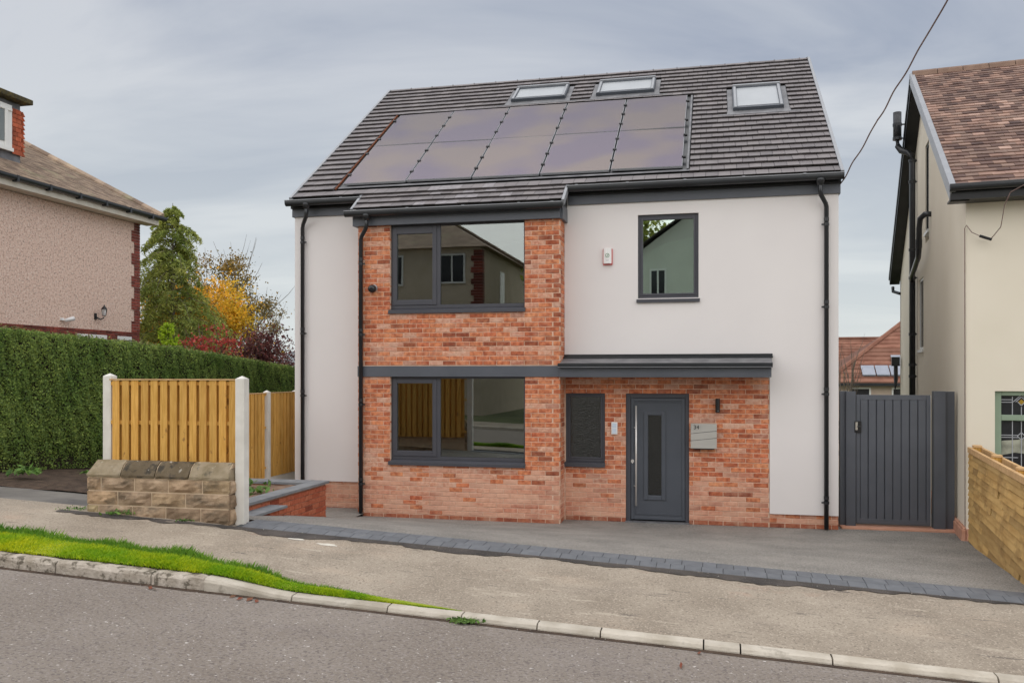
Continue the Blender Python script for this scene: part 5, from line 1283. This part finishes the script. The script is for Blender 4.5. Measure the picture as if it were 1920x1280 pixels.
def blades(n, xr, tsel, hfun, wd, lean, m, name):
    x = nr.uniform(xr[0], xr[1], n)
    yb = np.interp(x, [-14, -7.2, -5.8, -4.4, -3.3, -2.5, -2.05], [-6.15, -6.38, -6.46, -6.70, -6.88, -6.96, -7.02])
    t_ = tsel(n); y_ = KB - .018 + (yb - KB + .018) * t_
    zsx = .44 - .049 * 40 * np.tanh(x / 40); s_ = np.clip((x + 4.28) / .83, 0, 1); kdx = .055 + .065 * s_ * s_ * (3 - 2 * s_)
    z = zsx - kdx * np.clip((PB - y_) / (PB - KB), 0, 1) + .008 + .028 * np.sin(np.pi * np.minimum(1, t_ + .15)) * np.minimum(1, (yb - KB) * 6)
    den = np.sin(x * 5.1 + 1) * np.sin(x * 2.3) * .5 + .5
    hh = hfun(n, t_, x) * (.55 + .75 * den) * np.clip((yb - KB) * 5, .25, 1)
    a = nr.uniform(0, 2 * np.pi, n); d = np.stack([np.cos(a), np.sin(a), 0 * a], 1); p = np.stack([-np.sin(a), np.cos(a), 0 * a], 1)
    b0 = np.stack([x, y_, z - .01], 1); w_ = (wd * nr.uniform(.6, 1.3, n))[:, None]
    ln = (lean * nr.uniform(.2, 1.2, n) * hh)[:, None]
    top = b0 + d * ln + np.array([0, 0, 1]) * hh[:, None]; mid = b0 + d * ln * .3 + np.array([0, 0, .55]) * hh[:, None]
    P_ = np.stack([b0 - p * w_, b0 + p * w_, mid + p * w_ * .8, top], 1)
    o = quads(name, P_, m, None, 'stuff'); tag(o, name.replace('_', ' ') + ' on the verge beside the kerb', 'grass'); return o
o = blades(95000, (-12, -2.0), lambda n: nr.random(n), lambda n, t, x: .022 + .030 * nr.random(n), .0040, .9, 'grass_y', 'short_grass'); o['label'] = 'short yellow green grass covering the narrow verge behind the kerb'
o = blades(26000, (-12, -2.3), lambda n: 1 - np.abs(nr.normal(0, .13, n)).clip(0, 1), lambda n, t, x: (.03 + .085 * nr.random(n) ** 1.5) * np.clip(t * 1.6 - .6, .25, 1) * np.interp(x, [-3.6, -2.3], [1, .35]), .0030, .55, 'grass_g', 'long_grass'); o['label'] = 'longer dark green grass fringe along the back of the verge'
# weeds
def weed(pos, r_, hgt, n, label, size=.06, m='weed'):
    c = np.array(pos) + nr.normal(0, 1, (n, 3)) * np.array([r_, r_ * .6, hgt * .35]) ; c[:, 2] = np.maximum(c[:, 2], pos[2] + .01)
    q = leafq(c, size, .55, [[0, -.3, 1]], .45); o = quads('weed', q - np.array(pos), m, None)
    o.matrix_basis = Matrix.Translation(pos); tag(o, label, 'weed', 'weeds by walls and hedges'); return o
W_ = [((-6.56, -5.27, .775), .09, .06, 90, 'bright green weed tuft at the foot of the stone wall', .04),
      ((-5.72, -5.26, .72), .05, .03, 30, 'tiny weed by the right half of the stone wall foot', .03),
      ((-7.22, -5.18, .79), .10, .03, 60, 'low mossy weed patch left of the stone wall', .03),
      ((-9.55, -3.35, .95), .10, .10, 60, 'broad leaved weed in soil under the left part of the hedge', .11),
      ((-8.75, -3.05, .93), .07, .07, 30, 'small weed in soil below the hedge near the fence', .08),
      ((-10.3, -3.6, 1.0), .09, .10, 40, 'broad leaved weed in soil at the left edge under the hedge', .10),
      ((-6.75, -2.35, .73), .16, .08, 80, 'leafy weed at the back of the planted bed', .10),
      ((-6.35, -2.9, .73), .16, .08, 80, 'leafy weed in the middle of the planted bed', .10),
      ((-6.15, -3.4, .72), .07, .05, 26, 'small leafy weed at the front of the planted bed', .08),
      ((-6.9, -3.3, .72), .15, .08, 50, 'leafy weed beside the side fence in the bed', .10),
      ((-1.93, -7.17, .385), .06, .03, 260, 'small grass tuft growing in the joint below the kerb', .035)]
for a in W_: weed(a[0], a[1], a[2], a[3], a[4], a[5])
LBL = ['dead red leaf in the gutter below the second weathered kerb stone', 'small dead leaf just right of the red leaf by the weathered kerb', 'dead leaf in the gutter where the smooth sloping kerb begins',
       'largest dead leaf in the gutter under the smooth sloping kerb stone', 'right hand dead leaf of the cluster under the smooth sloping kerb', 'leftmost leaf of the cluster touching the short weathered kerb stone',
       'thin dark twig lying on the road below the dropped kerb', 'tiny dead leaf against the low kerb above the dark twig', 'dead leaf in the gutter at the left edge of the road']
# fallen leaves and a stick in the gutter
for i, (x, y_, s) in enumerate([(-4.72, -7.26, .05), (-4.66, -7.29, .04), (-3.86, -7.27, .04), (-3.78, -7.25, .06), (-3.70, -7.28, .05), (-3.95, -7.23, .04), (-.22, -7.62, .09), (-.1, -7.26, .04), (-6.9, -7.3, .05)]):
    a = rng.uniform(0, 6.28); zz_ = zroad(x, y_) + .008; d = Vector((math.cos(a), math.sin(a), 0)) * s * (1.0); p = Vector((-math.sin(a), math.cos(a), 0)) * s * (.12 if i == 6 else .38)
    b = Vector((x, y_, zz_))
    o = bpy.data.objects.new('fallen_leaf', mesh('fallen_leaf', [b - d, b + p + Vector((0, 0, .012)), b + d + Vector((0, 0, .004)), b - p], [(0, 1, 2, 3)], M['leaf_dead'])); link(o)
    tag(o, LBL[i], 'twig' if i == 6 else 'leaf', None if i == 6 else 'fallen leaves in the road gutter')

mb = MB()
for cx, cy, L_, W_2 in ((-4.22, -5.55, .20, .03), (-3.85, -5.62, .24, .035), (-4.6, -5.5, .1, .02)):
    v = []
    for i in range(12):
        a = 2 * math.pi * i / 12; rr_ = 1 + .5 * mn.noise(Vector((cx + math.cos(a), cy + math.sin(a) * 2, 3)))
        x, y_ = cx + math.cos(a) * L_ / 2 * rr_, cy + math.sin(a) * W_2 * rr_; v.append((x, y_, zpave(x, y_) + .004))
    mb.add(v, [tuple(range(12))])
mb.build('paint_splashes', 'chalk', kind='stuff')
mb = MB()
for i in range(190):
    if i < 80: x, y_ = rng.uniform(-5.6, 1.8), rng.uniform(-.55, -.02) ; z = zdrive(x, y_) + .004
    elif i < 110: x, y_ = rng.uniform(-7, 3.4), PB - abs(rng.gauss(0, .12)); z = zpave(x, y_) + .008
    else: x, y_ = rng.uniform(-11, 5), KF - abs(rng.gauss(0, .10)); z = zroad(x, y_) + .004
    if y_ > -.5 and BX0 < x < BX1: y_ -= .5; z = zdrive(x, y_) + .004
    q = rng.uniform(.003, .007); ang_ = rng.uniform(0, 3)
    c_, s_ = math.cos(ang_) * q, math.sin(ang_) * q
    mb.add([(x - c_, y_ - s_, z), (x + s_, y_ - c_, z), (x + c_, y_ + s_, z), (x - s_, y_ + c_, z), (x, y_, z + q)], [(0, 1, 4), (1, 2, 4), (2, 3, 4), (3, 0, 4)])
mb.build('loose_grit', 'gravel', kind='stuff')
# ------------------------------------------------------------------ CABLES
def cable(name, label, pts, r, m='wire', sub=20, wav=.0, group=None):
    P_ = [Vector(p) for p in pts]; out = []
    for a, b in zip(P_, P_[1:]):
        L_ = (b - a).length
        for i in range(sub):
            t_ = i / sub; q = a.lerp(b, t_); q = q + Vector((0, 0, -.012 * L_ * 4 * t_ * (1 - t_) * .5)) + Vector((math.sin(t_ * L_ * 7), 0, math.cos(t_ * L_ * 9 + 1))) * wav; out.append(q)
    out.append(P_[-1]); o = MB().tube(out, r, 6).build(name, m); return tag(o, label, 'cable', group)
cable('overhead_cable', 'twisted brown service cable rising from the white house eave past the cream ridge', [(1.86, -.02, 5.2), (2.11, -1.62, 5.69), (3.0, -7.2, 7.55)], .010, wav=.007, sub=60)
def kp(a, s, z): return tuple(KM @ Vector((a, s, z)))
o = cable('phone_cable', 'thin telephone cable looping down in front of the cream house', [kp(1.6, -3.5, 5.2), kp(.46, -.5, 4.78), kp(.40, -.45, 4.62), kp(.38, -.30, 4.35), kp(.29, -.12, 4.22)], .006, sub=14)
MB().tube([kp(.15, -.12, 4.27), kp(.30, -.12, 4.21)], .020, 8).build('cable_joint', 'blackm', o)
MB().tube([kp(.15, -.12, 4.27), kp(.06, -.08, 4.33), kp(.0, -.03, 4.44), kp(-.02, -.02, 4.40), kp(-.02, -.02, 4.0)], .006, 6).build('cable_tail', 'wire', o)

# ------------------------------------------------------------------ FAR HOUSES
def far_house(name, label, x0, x1, y0, y1, zb, ze, zr, wm, rm, wins=(), hip=True, group=None, axis='x'):
    T = thing(name, label, 'house', ((x0 + x1) / 2, (y0 + y1) / 2, zb), 0, group)
    MB().box(x0, x1, y0, y1, zb, ze).build('wall', wm, T)
    ym = (y0 + y1) / 2; xm = (x0 + x1) / 2; o_ = .3; hx = (y1 - y0) / 2 if hip else 0
    if axis == 'x':
        v = [(x0 - o_, y0 - o_, ze), (x1 + o_, y0 - o_, ze), (x1 + o_, y1 + o_, ze), (x0 - o_, y1 + o_, ze), (x0 - o_ * (not hip) + hx, ym, zr), (x1 + o_ * (not hip) - hx, ym, zr)]
        f = [(0, 1, 5, 4), (2, 3, 4, 5), (0, 4, 3), (1, 2, 5), (3, 2, 1, 0)]
    else:
        v = [(x0 - o_, y0 - o_, ze), (x1 + o_, y0 - o_, ze), (x1 + o_, y1 + o_, ze), (x0 - o_, y1 + o_, ze), (xm, y0 - o_, zr), (xm, y1 + o_, zr)]
        f = [(0, 4, 5, 3), (1, 2, 5, 4)]
        MB().prism([(x0, ze + .001), (x1, ze + .001), (xm, zr - .05)], y0, y1, 'y').build('gable', wm, T)
    RF = MB().add(v, f).build('roof', rm, T)
    if axis == 'x':
        cm = MB(); nn_ = 15
        for q in range(nn_):
            t0, t1 = q / nn_, (q + 1) / nn_; ya, yb = y0 - o_ + (ym - y0 + o_) * t0, y0 - o_ + (ym - y0 + o_) * t1; za, zb_ = ze + (zr - ze) * t0, ze + (zr - ze) * t1
            hx0 = (hx + o_) * t0 if hip else 0; hx1 = (hx + o_) * t1 if hip else 0
            cm.add([(x0 - o_ + hx0, ya, za + .06), (x1 + o_ - hx0, ya, za + .06), (x1 + o_ - hx1, yb, zb_ + .012), (x0 - o_ + hx1, yb, zb_ + .012), (x0 - o_ + hx0, ya, za), (x1 + o_ - hx0, ya, za)], [(0, 1, 2, 3), (4, 5, 1, 0)])
        cm.build('tile_courses', rm, RF, kind='stuff')
        if hip:
            for xa, xb in ((x0 - o_, x0 + hx), (x1 + o_, x1 - hx)): MB().tube([(xa, y0 - o_, ze + .05), (xb, ym, zr + .05)], .11, 6).build('hip_tiles', rm, RF)
        MB().tube([(x0 + hx, ym, zr + .04), (x1 - hx, ym, zr + .04)], .12, 6).build('ridge_tiles', rm, RF)
    MB().box(x0 - o_ - .02, x1 + o_ + .02, y0 - o_ - .10, y0 - o_, ze - .14, ze).build('gutter', 'blackpl', T)
    for (a, b, c, d, side) in wins:
        if side == 'f': W = ring(MB(), a, b, c, d, y0 - .04, y0 + .02, .07).build('window', 'white', T); MB().box(a + .07, b - .07, y0 - .02, y0 - .005, c + .07, d - .07).build('pane', 'darkpane', W)
        if side == 'b': W = ring(MB(), a, b, c, d, y1 - .02, y1 + .06, .07).box((a + b) / 2 - .03, (a + b) / 2 + .03, y1, y1 + .05, c + .07, d - .07).build('window', 'white', T); MB().box(a + .07, b - .07, y1 + .005, y1 + .02, c + .07, d - .07).build('pane', 'darkpane', W)
    return T
T = far_house('terraced_house', 'far red roofed house carrying grey solar panels, seen above the side gate', 5.4, 14.5, 29, 37, -3, 1.93, 5.0, 'far_wall', 'rtile', [(6.2, 7.1, .8, 1.72, 'f'), (8.0, 8.9, .8, 1.72, 'f')], hip=True)
def farpv(x0, x1, t0, t1):
    # lies on the front roof slope of the far house
    y0, y1, z0, z1 = 28.7, 33.0, 1.93, 5.0
    p = lambda x, t: (x, y0 + (y1 - y0) * t, z0 + (z1 - z0) * t + .17)
    MB().add([p(x0, t0), p(x1, t0), p(x1, t1), p(x0, t1)] + [(a, b, c - .06) for a, b, c in (p(x0, t0), p(x1, t0), p(x1, t1), p(x0, t1))], [(0, 1, 2, 3), (4, 7, 6, 5), (0, 4, 5, 1), (1, 5, 6, 2), (2, 6, 7, 3), (3, 7, 4, 0)]).build('solar_panel', 'farpv', T)
for i in range(6):
    farpv(6.75 + i * .62, 7.32 + i * .62, .07, .21)
    if i > 1: farpv(6.95 + i * .62, 7.52 + i * .62, .225, .37)
    if i > 2: farpv(7.1 + i * .62, 7.67 + i * .62, .385, .53)
far_house('terraced_house', 'second far red roofed house just left of the solar roof above the gate', -2, 5.3, 38, 46, -3.2, 1.3, 3.9, 'far_wall', 'rtile', [(3.5, 4.4, .1, 1.0, 'f')], hip=True)
T = far_house('terraced_house', 'third far house with brown ridge peeping over the solar roof', 3.6, 13, 50, 58, -3.6, 1.8, 4.9, 'far_wall', 'rtile', [(8, 9, .5, 1.4, 'f')], hip=False)
MB().box(7.1, 7.7, 53.6, 54.4, 4.6, 5.4).build('chimney', 'dbrick', T)
far_house('distant_bungalow', 'distant grey roofed building seen between hedge end and white house', -33, -26.5, 46, 54, -3.5, 2.2, 4.0, 'pale_rend', 'slate', [(-30, -29, 1.2, 1.9, 'f')], hip=False)
deciduous('distant_shrub', 'small far shrub with pinkish leaves beside the distant grey roof', 'shrub', (-17.9, 25.5, -2.2), 5.0, 1.3, 'purple', 1200, .14, seed=77)

# houses across the street (they show in the windows)
T = far_house('brown_house', 'brown rendered house across the street, reflected in the upper bay window', -19.5, -9.45, -31, -22, -.5, 7.65, 10.6, 'brown_rend', 'ltile',
          [(-11.3, -10.15, 6.15, 7.4, 'b'), (-14.2, -12.9, 6.1, 7.4, 'b'), (-11.6, -10.1, 2.2, 4.0, 'b'), (-14.4, -12.9, 2.2, 4.0, 'b')], hip=True)
mb = MB()
for k in range(28): mb.box(-9.78 - (.12 if k % 4 < 2 else 0), -9.40, -22.3, -21.96, 4.2 + k * .12, 4.2 + k * .12 + .10)
mb.build('quoins', 'dbrick', T)
MB().box(-9.47, -9.42, -26.0, -25.2, 5.5, 7.0).build('side_window', 'white', T)
far_house('pale_house', 'pale gabled house across the street, reflected in the upper right window', -2.9, 5.2, -29, -20, -.8, 7.0, 10.0, 'pale_rend', 'tile', [(-2.4, -1.75, 5.2, 6.4, 'b'), (0, 1.2, 5.2, 6.4, 'b'), (.2, 1.8, 1.6, 3.2, 'b')], axis='y')
deciduous('street_tree', 'green tree between the two houses across the street', 'tree', (-5.0, -26, .5), 9.5, 2.6, 'larch', 9000, .25, seed=61)
